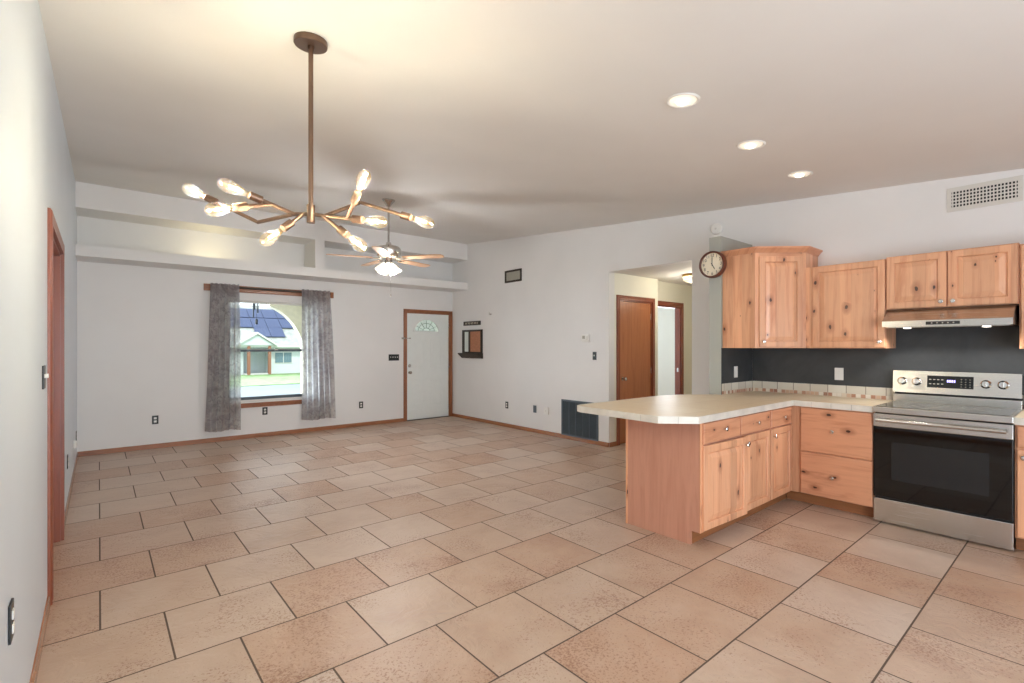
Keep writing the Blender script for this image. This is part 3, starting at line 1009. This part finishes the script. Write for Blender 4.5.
CLX = 4.795
t = thing('wall_clock', 'round dark wooden wall clock reading five on the short grey wall', 'clock', (CLX, 2.518, 2.243), R(-90))
MB().lathe([(.128, 0), (.135, .01), (.137, .05), (.132, .066), (.122, .07), (.116, .062), (.116, .04)], (0, -.001, 0), (0, -1, 0), 48, True, False).build('rim', M['clock_wood'], t, True)
fc = MB().lathe([(.118, 0), (.118, .002)], (0, -.044, 0), (0, -1, 0), 40).build('dial', M['cream'], t)
for hnum in range(1, 13):
    a = PI / 2 - hnum * PI / 6
    cu = bpy.data.curves.new('numeral', 'FONT')
    cu.body = str(hnum); cu.size = .042; cu.align_x = 'CENTER'; cu.align_y = 'CENTER'; cu.extrude = .0004
    ob = bpy.data.objects.new('numeral', cu); COL.objects.link(ob)
    dg = bpy.context.evaluated_depsgraph_get()
    me = bpy.data.meshes.new_from_object(ob.evaluated_get(dg))
    me.transform(Matrix.Translation((.092 * math.cos(a), -.0466, .092 * math.sin(a))) @ Matrix.Rotation(PI / 2, 4, 'X'))
    bpy.data.objects.remove(ob)
    bpy.data.curves.remove(cu)
    me.materials.clear(); me.materials.append(M['black'])
    no = bpy.data.objects.new('numeral', me); COL.objects.link(no); no.parent = fc
for nm, hour, ln, wd_ in (('hour_hand', 5, .06, .004), ('minute_hand', 0, .082, .003)):
    a = PI / 2 - hour * PI / 6
    u = Vector((math.cos(a), 0, math.sin(a)))
    MB().tube([u * -.015 + Vector((0, -.05, 0)), u * ln * .8 + Vector((0, -.05, 0)), u * ln + Vector((0, -.05, 0))], [wd_, wd_, .001], 6).build(nm, M['black'], t)

# ------------------------------------------------------------------ kitchen: short wall, paint, splash
SX0, SY0, SY1, SZ = 4.796, 2.45, 2.575, 2.527
struct(MB().box(SX0, XR, SY0, SY1, 0, SZ).build('wall_stub', M['stub']), 'short grey wall between the hallway and the kitchen')
CZ = .93
struct(MB().box(XR - .004, XR - .0005, -1.0, SY0 - .0045, CZ, 1.75).build('trim_4', M['chalk']), 'charcoal painted wall behind the range')
struct(MB().box(SX0 + .004, XR - .004, SY0 - .004, SY0 - .0005, CZ, 1.40).build('trim_5', M['chalk']), 'charcoal paint on the side of the short wall')
bs = thing('backsplash', 'low white tile backsplash with a mosaic strip behind the counter', 'backsplash', (0, 0, 0))
MB().box(XR - .013, XR - .0045, 1.186, SY0 - .013, .968, 1.04, .001).build('tile_row', M['splash_y'], bs)
MB().box(XR - .012, XR - .0045, 1.186, SY0 - .013, CZ + .0005, .968).build('mosaic_strip', M['mosaic_y'], bs)
MB().box(SX0 + .006, XR - .013, SY0 - .013, SY0 - .0045, .968, 1.04, .001).build('tile_row', M['splash_x'], bs)
MB().box(SX0 + .006, XR - .013, SY0 - .012, SY0 - .0045, CZ + .0005, .968).build('mosaic_strip', M['mosaic_x'], bs)
bs = thing('backsplash', 'low white tile backsplash to the right of the range', 'backsplash', (0, 0, 0))
MB().box(XR - .013, XR - .0045, -.9, .379, .968, 1.04, .001).build('tile_row', M['splash_y'], bs)
MB().box(XR - .012, XR - .0045, -.9, .379, CZ + .0005, .968).build('mosaic_strip', M['mosaic_y'], bs)

# countertop
def countertop(label, poly, edge_pts, tile=.15):
    t = thing('countertop', label, 'countertop', (0, 0, 0))
    MB().prism(poly, .886, CZ).build('slab', M['counter'], t)
    mb = MB(); gb = MB()
    out = .012
    n = len(edge_pts)
    nrm = []
    for a, c in zip(edge_pts, edge_pts[1:]):
        dx, dy = c[0] - a[0], c[1] - a[1]
        l = math.hypot(dx, dy)
        nrm.append((dy / l, -dx / l, l, dx / l, dy / l))
    offs = []
    for i in range(n):
        if i == 0: offs.append((nrm[0][0], nrm[0][1]))
        elif i == n - 1: offs.append((nrm[-1][0], nrm[-1][1]))
        else:
            a, c = nrm[i - 1], nrm[i]
            k = 1 + a[0] * c[0] + a[1] * c[1]
            offs.append(((a[0] + c[0]) / k, (a[1] + c[1]) / k))
    for i in range(n - 1):
        a, c = edge_pts[i], edge_pts[i + 1]
        ao, co = (a[0] + offs[i][0] * out, a[1] + offs[i][1] * out), (c[0] + offs[i + 1][0] * out, c[1] + offs[i + 1][1] * out)
        L = nrm[i][2]
        gb.prism([a, c, (c[0] + offs[i + 1][0] * .009, c[1] + offs[i + 1][1] * .009), (a[0] + offs[i][0] * .009, a[1] + offs[i][1] * .009)], .885, CZ - .0025)
        k = max(1, round(L / tile))
        for j in range(k):
            s0 = j / k + (.0012 / L if j else 0); s1 = (j + 1) / k - (.0012 / L if j < k - 1 else 0)
            q = lambda p, r, s: (p[0] + (r[0] - p[0]) * s, p[1] + (r[1] - p[1]) * s)
            ai, ci = (a[0] + offs[i][0] * .003, a[1] + offs[i][1] * .003), (c[0] + offs[i + 1][0] * .003, c[1] + offs[i + 1][1] * .003)
            mb.prism([q(ai, ci, s0), q(ai, ci, s1), q(ao, co, s1), q(ao, co, s0)], .882, CZ + .001)
    mb.build('edge_tiles', M['edge_tile'], t)
    gb.build('grout_line', M['grout'], t)
    return t
YI, XI = 1.79, 4.815
ep = [(SX0 - .001, 2.50), (4.47, 2.72), (4.30, 2.785), (3.09, 2.785), (3.035, 2.765), (3.005, 2.71), (2.985, 1.975), (3.175, YI), (XI, YI), (XI, 1.182)]
# ordered so that the outside is to the right of travel
countertop('L shaped cream tile counter running over the peninsula to the range',
           [(SX0 - .001, 2.50), (4.47, 2.72), (4.30, 2.785), (3.09, 2.785), (3.035, 2.765), (3.005, 2.71), (2.985, 1.975), (3.175, YI), (XI, YI), (XI, 1.182), (XR - .005, 1.182), (XR - .005, SY0 - .005), (SX0 - .001, SY0 - .005)][::-1], ep[::-1] if False else ep)
countertop('short cream tile counter to the right of the range', [(XI, .379), (XI, -.9), (XR - .005, -.9), (XR - .005, .379)], [(XI, .379), (XI, -.9)])

# ------------------------------------------------------------------ cabinets
PUSH = [(.0055, 0), (.0055, .012), (.009, .016), (.0155, .021), (.016, .026), (.012, .03), (.001, .0315)]
def knob(parent, x, y, z):
    return MB().lathe(PUSH, (x, y, z), (0, -1, 0), 16).build('knob', M['chrome'], parent, True)
DOOR = [(0, -.017), (.003, -.02), (.050, -.02), (.054, -.015), (.0555, -.008), (.063, -.008), (.0635, -.0125), (.094, -.0188), (.097, -.0195)]
FLAT = [(0, -.016), (.002, -.0185), (.006, -.02)]
def cdoor(parent, x0, x1, z0, z1, knob_at=None, name='door', ang=0, mat='alder'):
    """raised panel door, hinged at its left edge"""
    mb = MB().rings(0, x1 - x0, 0, z1 - z0, DOOR, 0)
    o = mb.build(name, M[mat], parent, loc=(x0, -.001, z0))
    o.rotation_euler = (0, 0, ang)
    if knob_at:
        knob(o, knob_at[0] - x0, -.02, knob_at[1] - z0)
    return o
def cdrawer(parent, x0, x1, z0, z1, knob_at):
    o = MB().rings(0, x1 - x0, 0, z1 - z0, FLAT, 0).build('drawer', M['alder_x'], parent, loc=(x0, -.001, z0))
    for kx, kz in knob_at: knob(o, kx - x0, -.02, kz - z0)
    return o

# peninsula, fronts face the kitchen (-y); face frame plane y = 1.81
PY = 1.812
t = thing('base_cabinet', 'peninsula base cabinet with two doors and the plain wooden end panel', 'cabinet', (3.245, PY, 0), 0, 'knotty wood base cabinets')
D_ = .628
mb = MB().box(.018, 1.115, 0, D_ - .02, .1, .884).box(.0185, 1.115, .075, D_ - .021, 0, .1)
mb.build('carcass', M['alder_plain'], t)
mb = MB().prism([(0.0, .1), (.07, .1), (.07, 0), (D_, 0), (D_, .884), (0, .884)], 0, .0175, lambda y, z, x: (x, y, z))
mb.build('end_panel', M['alder_plain'], t)
MB().box(.02, 1.115, .068, .0745, .002, .098).build('toe_kick', M['kick'], t)
MB().box(-.004, .014, D_ - .012, D_ + .006, 0, .884).build('corner_strip', M['alder'], t)
mb = MB().box(-.004, .04, -.0005, -.006, .1, .884)
mb.build('face_stile', M['alder'], t)
cdrawer(t, .022, .565, .725, .872, [(.305, .806)])
cdrawer(t, .582, 1.105, .725, .872, [(.845, .800)])
cdoor(t, .022, .628, .112, .712, (.595, .655), ang=R(-2.6))
cdoor(t, .634, 1.105, .112, .712, (.668, .655))
t = thing('base_cabinet', 'narrow base cabinet at the inner corner of the peninsula', 'cabinet', (4.365, PY, 0), 0, 'knotty wood base cabinets')
MB().box(0, .47, 0, D_ - .02, .1, .884).box(0, .47, .075, D_ - .021, 0, .1).build('carcass', M['alder_plain'], t)
MB().box(0, .545, .068, .0745, .002, .098).build('toe_kick', M['kick'], t)
cdrawer(t, .01, .44, .725, .872, [(.245, .797)])
cdoor(t, .01, .44, .112, .712, (.05, .648))

# drawer base left of the range, faces -x
XF = 4.842
t = thing('base_cabinet', 'two drawer base cabinet between the peninsula and the range', 'cabinet', (XF, PY - .002, 0), R(-90), 'knotty wood base cabinets')
wb = PY - .002 - 1.185
MB().box(0, wb, 0, .62, .1, .884).box(0, wb, .075, .62, 0, .1).build('carcass', M['alder'], t)
MB().box(-.066, wb, .068, .0745, .002, .098).build('toe_kick', M['kick'], t)
cdrawer(t, .083, wb - .004, .487, .872, [(.083 + (wb - .087) * .47, .685)])
cdrawer(t, .083, wb - .004, .108, .478, [(.083 + (wb - .087) * .47, .288)])
# right of the range
t = thing('base_cabinet', 'base cabinet to the right of the range', 'cabinet', (XF, .378, 0), R(-90), 'knotty wood base cabinets')
MB().box(0, 1.28, 0, .62, .1, .884).box(0, 1.28, .075, .62, 0, .1).build('carcass', M['alder'], t)
MB().box(0, 1.28, .068, .0745, .002, .098).build('toe_kick', M['kick'], t)
cdrawer(t, .012, .62, .725, .872, [(.32, .80)])
cdrawer(t, .64, 1.26, .725, .872, [(.95, .80)])
cdoor(t, .012, .62, .112, .712, (.045, .66))
cdoor(t, .64, 1.26, .112, .712, (1.22, .66))

# upper cabinets
ZU = 1.40
XU = 5.165
t = thing('wall_cabinet', 'tall corner wall cabinet with a crown and a slanted door', 'cabinet', (SX0 + .02, SY0 - .006, ZU), 0, 'knotty wood wall cabinets')
# plan (local): along the short wall 0..Lx, toward the camera -y
Lx, Ly, dp = XR - .006 - SX0 - .02, .640, .318
TZ = .922
a_ = (0, -dp); b_ = (Lx - dp, -Ly)
MB().prism([(0, 0), a_, b_, (Lx, -Ly), (Lx, 0)], 0, TZ).build('carcass', M['alder'], t)
dv = Vector((b_[0] - a_[0], b_[1] - a_[1], 0)); dl = dv.length; ang = math.atan2(dv.y, dv.x)
st = MB().box(0, .035, -.006, -.0005, 0, TZ).box(dl - .035, dl, -.006, -.0005, 0, TZ).build('face_stile', M['alder'], t, loc=(a_[0], a_[1], 0))
st.rotation_euler = (0, 0, ang)
mb = MB().rings(0, dl - .07, 0, TZ - .06, DOOR, 0)
dr = mb.build('door', M['alder'], t, loc=(a_[0] + math.cos(ang) * .035 + math.sin(ang) * .001, a_[1] + math.sin(ang) * .035 - math.cos(ang) * .001, .012))
dr.rotation_euler = (0, 0, ang)
knob(dr, .035, -.02, .05)
# crown, swept along the three exposed sides
cr = MB()
prof = [(0, 0), (.006, 0), (.012, .012), (.034, .038), (.042, .042), (.042, .056), (0, .056)]
path = [(0, 0), a_, b_, (Lx, -Ly)]
nr = []
for p, q in zip(path, path[1:]):
    l = math.hypot(q[0] - p[0], q[1] - p[1])
    nr.append(((q[1] - p[1]) / l, -(q[0] - p[0]) / l))
of = [nr[0]]
for u, v in zip(nr, nr[1:]):
    k = 1 + u[0] * v[0] + u[1] * v[1]
    of.append(((u[0] + v[0]) / k, (u[1] + v[1]) / k))
of.append(nr[-1])
rows = [[cr.b.verts.new((p[0] + o[0] * d0, p[1] + o[1] * d0, TZ - .012 + h)) for d0, h in prof] for p, o in zip(path, of)]
for a, c in zip(rows, rows[1:]):
    for j in range(len(prof)):
        cr.b.faces.new((a[j], a[(j + 1) % len(prof)], c[(j + 1) % len(prof)], c[j]))
cr.b.faces.new(rows[0]); cr.b.faces.new(rows[-1][::-1])
cr.build('crown', M['alder_x'], t)

t = thing('wall_cabinet', 'wide single door wall cabinet between the corner cabinet and the hood', 'cabinet', (XU, 1.802, ZU), R(-90), 'knotty wood wall cabinets')
wu = 1.802 - 1.178
MB().box(0, wu, 0, XR - .006 - XU, 0, .765).build('carcass', M['alder'], t)
cdoor(t, .062, wu - .004, .008, .757, (wu - .04, .055))
t = thing('wall_cabinet', 'short two door wall cabinet directly above the hood', 'cabinet', (XU, 1.176, 1.73), R(-90), 'knotty wood wall cabinets')
wu = 1.176 - .382
MB().box(0, wu, 0, XR - .006 - XU, 0, .447).build('carcass', M['alder'], t)
cdoor(t, .006, wu / 2 - .004,   .006, .439, (wu / 2 - .036, .045))
cdoor(t, wu / 2 + .004, wu - .006,   .006, .439, (wu / 2 + .036, .045))
t = thing('wall_cabinet', 'tall wall cabinet at the right edge beside the hood', 'cabinet', (XU, .38, ZU), R(-90), 'knotty wood wall cabinets')
wu = .9
MB().box(0, wu, 0, XR - .006 - XU, 0, .765).build('carcass', M['alder'], t)
cdoor(t, .01, .445, .008, .757, (.05, .055))
cdoor(t, .455, .89, .008, .757, (.85, .055))

# hood
t = thing('range_hood', 'slim stainless range hood under the short wall cabinet', 'range hood', (XU, .779, 1.575), R(-90))
hw_ = .382
hf = XU - 4.97
mb = MB().prism([(.31, .0), (.31, .148), (-.004, .148), (-hf + .004, .05), (-hf, .046), (-hf, 0)], -hw_, hw_, lambda y, z, x: (x, y, z))
mb.build('canopy', M['steel'], t)
MB().box(-hw_ + .02, hw_ - .02, -hf + .03, .29, -.006, -.0005).build('underside_panel', M['nickel'], t)
cp = MB().box(-.10, .10, -hf - .002, -hf + .002, .012, .036).build('control_panel', M['black'], t)
for i in range(5):
    MB().lathe([(.006, 0), (.005, .0015), (.001, .002)], (-.064 + i * .032, -hf - .002, .024), (0, -1, 0), 10).build('button', M['nickel'], cp)
for x in (-.235, .235):
    MB().lathe([(.024, 0), (.023, .005), (.001, .007)], (x, -hf + .1, -.0065), (0, 0, -1), 20).build('lamp', M['hood_lamp'], t, True)
    light('hood_spot', 'SPOT', (XU - hf + .1, .779 - x, 1.553), 8, (1, .97, .92), (0, 0, 0), spot_size=R(150), spot_blend=.4, shadow_soft_size=.025)

# ------------------------------------------------------------------ range
RW = .399
t = thing('range', 'stainless electric range with a black glass oven door', 'range', (4.82, .782, 0), R(-90))
MB().box(-RW + .004, RW - .004, .03, .64, .03, .885).build('body', M['black'], t)
MB().box(-RW + .02, RW - .02, .04, .6, 0, .03).build('base', M['dark_gap'], t)
MB().box(-RW, RW, -.005, .03, .012, .197, .004).build('storage_drawer', M['steel'], t)
dr = MB().box(-RW, RW, -.01, .028, .212, .875, .004).build('oven_door', M['black'], t)
MB().box(-RW + .004, RW - .004, -.014, -.0095, .216, .772, .002).build('oven_glass', M['black_glass'], dr)
MB().box(-RW + .12, RW - .12, -.0150, -.0138, .36, .66, .0005).build('oven_window', plain('oven_window_glass', rgb(26, 30, 33), .12, noise=0), dr)
MB().box(-RW, RW, -.018, -.0095, .776, .876, .003).build('door_band', M['steel'], dr)
hb = MB()
hb.tube([(-RW + .03, -.062, .83), (RW - .03, -.062, .83)], .0135, 16)
for x in (-RW + .06, RW - .06): hb.box(x - .016, x + .016, -.058, -.017, .818, .842, .003)
hb.build('handle', M['steel'], dr, True)
ck = MB().box(-RW - .002, RW + .002, -.03, .56, .888, .934, .004).build('cooktop_frame', M['steel'], t)
MB().box(-RW + .02, RW - .02, .012, .54, .9335, .9365).build('glass_cooktop', M['black_glass'], ck)
for x, y, r_ in ((-.19, .16, .11), (.19, .16, .085), (-.19, .41, .085), (.19, .41, .11), (0, .43, .06)):
    MB().lathe([(r_, 0), (r_, .0004), (r_ - .003, .0004), (r_ - .003, 0)], (x, y, .9366), (0, 0, 1), 40, False, False).build('burner_ring', M['grille'], ck)
MB().box(-RW, RW, .575, .64, .888, 1.0, .003).build('vent_riser', M['steel'], t)
MB().box(-RW + .02, RW - .02, .6, .64, 1.0, 1.02).build('vent_gap', M['dark_gap'], t)
bp = MB().prism([(.566, 1.018), (.588, 1.205), (.645, 1.205), (.645, 1.018)], -RW, RW, lambda y, z, x: (x, y, z)).build('control_panel', M['steel'], t)
def pan_y(z): return .566 + (z - 1.018) / .187 * .022
tilt = Vector((0, -.187, .022)).normalized()
for wy in (1.114, 1.015, .582, .484):
    x = .782 - wy
    kb = MB().lathe([(.034, 0), (.034, .004), (.028, .008), (.026, .03), (.022, .034), (.001, .035)], (x, pan_y(1.115), 1.115), tilt, 28)
    ko = kb.build('control_knob', M['chrome'], bp, True)
    MB().box(x - .006, x + .006, pan_y(1.115) - .046, pan_y(1.115) - .03, 1.095, 1.14, .002).build('grip', M['steel'], ko)
dp_ = MB().prism([(pan_y(1.07) - .002, 1.07), (pan_y(1.17) - .002, 1.17), (pan_y(1.17) + .004, 1.17), (pan_y(1.07) + .004, 1.07)], .782 - .945, .782 - .655, lambda y, z, x: (x, y, z)).build('display_panel', M['black_glass'], bp)
def on_panel(mb, xa, xb, za, zb):
    mb.prism([(pan_y(za) - .003, za), (pan_y(zb) - .003, zb), (pan_y(zb) - .001, zb), (pan_y(za) - .001, za)], xa, xb, lambda y, z, x: (x, y, z))
mb = MB()
for i in range(4): on_panel(mb, -.035 + i * .014, -.026 + i * .014, 1.118, 1.138)
mb.build('clock_digits', M['display'], dp_)
mb = MB()
for r_ in range(4):
    for c_ in range(3): on_panel(mb, .05 + c_ * .026, .058 + c_ * .026, 1.083 + r_ * .02, 1.087 + r_ * .02)
for r_ in range(2):
    for c_ in range(4): on_panel(mb, -.15 + c_ * .026, -.136 + c_ * .026, 1.098 + r_ * .036, 1.105 + r_ * .036)
mb.build('button_marks', M['vent_screen'], dp_)

# ------------------------------------------------------------------ chandelier
HUB = Vector((.824, 2.571, 2.089))
P = {k: Vector(v) for k, v in dict(L0=(.754, 2.604, 2.083), A=(.42, 2.583, 2.168), B=(.36, 2.503, 2.011), CB=(.648, 2.876, 2.078), C=(.349, 3.126, 2.265),
     D0=(.79, 2.586, 2.084), D=(.596, 2.567, 1.909), R0=(.877, 2.526, 2.079), EB=(1.09, 2.583, 2.2), E=(1.351, 2.26, 2.061), F=(1.071, 2.233, 2.021),
     G0=(.951, 2.416, 2.057), G=(.936, 2.151, 2.212), H0=(.871, 2.532, 2.079), H=(1.001, 2.318, 1.895)).items()}
t = thing('chandelier', 'bronze branching chandelier with eight glowing filament bulbs', 'chandelier', HUB)
L = lambda p: p - HUB
cz = ceil_z(HUB.y) - HUB.z - .0005
MB().tube([(0, 0, .03), (0, 0, cz - .01)], .012, 14).build('stem', M['bronze'], t, True)
tl = Vector((0, -.08, 1)).normalized()
MB().lathe([(.079, -.0005), (.08, -.006), (.08, -.026), (.077, -.03), (.001, -.031)], (0, 0, cz), tl, 40).build('canopy', M['bronze'], t, True)
MB().tube([(0, 0, cz - .05), (0, 0, cz - .028)], .016, 14).tube([(-.012, 0, cz - .06), (.012, 0, cz - .045)], .006, 8).build('swivel', M['bronze'], t, True)
MB().tube([(0, 0, -.045), (0, 0, .045)], .02, 20).build('hub', M['bronze'], t, True)
SA = P['L0'].lerp(P['A'], .33)
arms = {'A': [HUB, P['L0'], P['A']], 'B': [SA, P['B']], 'C': [P['L0'], P['CB'], P['C']], 'D': [P['D0'], P['D']],
        'E': [P['R0'], P['EB'], P['E']], 'F': [HUB, P['R0'], P['F']], 'G': [P['G0'], P['G']], 'H': [P['H0'], P['H']]}
BP = [(.0135, 0), (.0135, .012), (.018, .03), (.027, .06), (.032, .085), (.0305, .108), (.021, .126), (.009, .134), (.001, .136)]
for k_, pts in arms.items():
    tip, prev = pts[-1], pts[-2]
    dr_ = (tip - prev).normalized()
    base = tip - dr_ * .130           # where the glass begins
    sock = base - dr_ * .06
    mb = MB()
    q = [L(p) for p in pts[:-1]] + [L(sock + dr_ * .01)]
    for a, c in zip(q, q[1:]): mb.tube([a, c], .0098, 10)
    for c in q[1:-1]: mb.lathe([(.001, -.01), (.007, -.007), (.01, 0), (.007, .007), (.001, .01)], c, (0, 0, 1), 10)
    ar_ = mb.build('arm', M['bronze'], t, True)
    MB().lathe([(.014, 0), (.0195, .003), (.0195, .058), (.016, .061)], L(sock), dr_, 18).build('socket', M['bronze'], ar_, True)
    bo = MB().lathe(BP, L(base), dr_, 18, False).build('bulb', M['bulb'], ar_, True, angle=180)
    bo.visible_shadow = True
    mb = MB()
    u = dr_.orthogonal().normalized(); w_ = dr_.cross(u)
    for i in range(4):
        o_ = (u * math.cos(i * PI / 2) + w_ * math.sin(i * PI / 2)) * .007
        mb.tube([L(base + dr_ * .028) + o_ * .6, L(base + dr_ * .088) + o_], .0022, 6)
    mb.build('filament', M['filament'], ar_)
    light('bulb_light', 'POINT', base + dr_ * .06, 11.5, (.94, .97, .97), shadow_soft_size=.009)

# ------------------------------------------------------------------ ceiling fan
FX, FY = 2.725, 5.61
FZ = ceil_z(FY)
t = thing('ceiling_fan', 'satin nickel ceiling fan with light wood blades and a light kit', 'ceiling fan', (FX, FY, 2.5))
c0 = FZ - 2.5
MB().lathe([(.078, -.0005), (.078, -.012), (.06, -.03), (.035, -.06), (.022, -.085), (.001, -.086)], (0, 0, c0), tl, 28).build('canopy', M['nickel'], t, True)
MB().tube([(0, 0, .15), (0, 0, c0 - .07)], .0125, 14).build('downrod', M['nickel'], t, True)
MB().lathe([(.03, .19), (.032, .16), (.07, .15), (.125, .135), (.15, .11), (.15, .03), (.135, .005), (.08, -.01), (.07, -.035), (.001, -.036)], (0, 0, 0), (0, 0, 1), 36).build('motor_housing', M['chrome'], t, True)
bm_ = wood('maple_blade', rgb(206, 164, 128), rgb(176, 132, 98), 'x', knots=False, strips=False)
for k_ in range(5):
    a = R(-39.966) + R(270 + 72 * k_ + 4)
    bl = MB()
    pl = [(.2, -.05), (.26, -.062), (.64, -.07), (.705, -.055), (.72, -.02), (.72, .02), (.705, .055), (.64, .07), (.26, .062), (.2, .05)]
    pitch = R(6)
    bl.prism(pl, -.004, .004, lambda x, y, z: (x, y * math.cos(pitch), z - .005 - y * math.sin(pitch)))
    b_o = bl.build('blade', bm_, t)
    b_o.rotation_euler = (0, 0, a)
    br_ = MB().tube([(.09, 0, -.006), (.15, 0, -.012), (.22, 0, -.012)], .009, 8).prism([(.19, -.03), (.27, -.012), (.27, .012), (.19, .03)], -.016, -.01).build('blade_iron', M['nickel'], b_o, True)
MB().lathe([(.045, -.035), (.05, -.05), (.05, -.075), (.03, -.09), (.001, -.092)], (0, 0, 0), (0, 0, 1), 24).build('light_kit', M['nickel'], t, True)
for k_ in range(4):
    a = R(-39.966) + R(45 + 90 * k_)
    dx = Vector((math.cos(a), math.sin(a), 0))
    ax = (dx * .55 + Vector((0, 0, -.83))).normalized()
    st_ = dx * .055 + Vector((0, 0, -.07))
    sm = MB().tube([dx * .03 + Vector((0, 0, -.06)), st_ + ax * .02], .014, 10).build('lamp_arm', M['nickel'], t, True)
    MB().lathe([(.024, 0), (.03, .02), (.04, .05), (.054, .085), (.063, .105), (.06, .105), (.05, .085), (.036, .05), (.024, .02)], st_ + ax * .015, ax, 22, False, False).build('glass_shade', M['shade'], sm, True)
    MB().lathe([(.012, 0), (.022, .03), (.024, .05), (.015, .068), (.001, .074)], st_ + ax * .03, ax, 14).build('lamp', M['lamp_white'], sm, True)
light('fan_light', 'POINT', (FX, FY, 2.325), 76, (.97, .98, 1), shadow_soft_size=.09)
mb = MB().tube([(.03, 0, -.08), (.03, 0, -.44)], .0018, 6)
mb.lathe([(.006, 0), (.008, .012), (.004, .028)], (.03, 0, -.47), (0, 0, 1), 10)
mb.build('pull_chain', M['nickel'], t, True)

# ------------------------------------------------------------------ recessed lights
rl = None
for i, (x, y, lab) in enumerate(((2.682, 1.605, 'recessed ceiling light farthest from the range, largest in view'),
                                 (3.663, 1.644, 'recessed ceiling light in the middle of the row'),
                                 (4.616, 1.657, 'recessed ceiling light nearest the kitchen wall'))):
    if rl is None:
        rl = thing('recessed_light', lab, 'ceiling light', (x, y, ceil_z(y)), 0, 'recessed ceiling lights')
        MB().lathe([(.098, -.0005), (.098, -.004), (.09, -.009), (.08, -.006), (.076, -.002)], (0, 0, 0), tl, 36, False, False).build('trim_ring', M['white_plastic'], rl, True)
        MB().lathe([(.0765, -.0015), (.05, -.003), (.001, -.004)], (0, 0, 0), tl, 32, False).build('reflector', emit('reflector_glow', rgb(255, 246, 228), .38), rl, True)
        MB().lathe([(.034, -.003), (.032, -.012), (.02, -.018), (.001, -.02)], (.01, .01, 0), tl, 24, False).build('lamp', M['lamp_white'], rl, True)
    else:
        dup(rl, (x, y, ceil_z(y)), None, lab)
    light('recessed_spot', 'SPOT', (x, y, ceil_z(y) - .03), 6, (1, .98, .95), (0, 0, 0), spot_size=R(140), spot_blend=.6, shadow_soft_size=.022)

# hallway dome light
t = thing('hall_light', 'round ribbed glass dome light on the hallway ceiling', 'ceiling light', (6.62, 3.80, 2.46))
MB().lathe([(.15, 0), (.155, -.01), (.15, -.03), (.001, -.031)], (0, 0, -.0005), (0, 0, 1), 32).build('base', plain('brass', rgb(196, 160, 92), .3, .9), t, True)
mb = MB()
seg = 48
pr = [(.14, -.03), (.142, -.05), (.125, -.085), (.085, -.11), (.03, -.122), (.001, -.123)]
rows = [[mb.b.verts.new(((r_ + (.003 if j % 4 < 2 else -.002) * (r_ > .05)) * math.cos(2 * PI * j / seg), (r_ + (.003 if j % 4 < 2 else -.002) * (r_ > .05)) * math.sin(2 * PI * j / seg), h)) for j in range(seg)] for r_, h in pr]
for a, c in zip(rows, rows[1:]):
    for j in range(seg): mb.b.faces.new((a[j], a[(j + 1) % seg], c[(j + 1) % seg], c[j]))
mb.build('glass_dome', M['shade'], t, True, angle=20)
light('hall_lamp', 'POINT', (6.62, 3.80, 2.28), 11, (1, .92, .76), shadow_soft_size=.08)
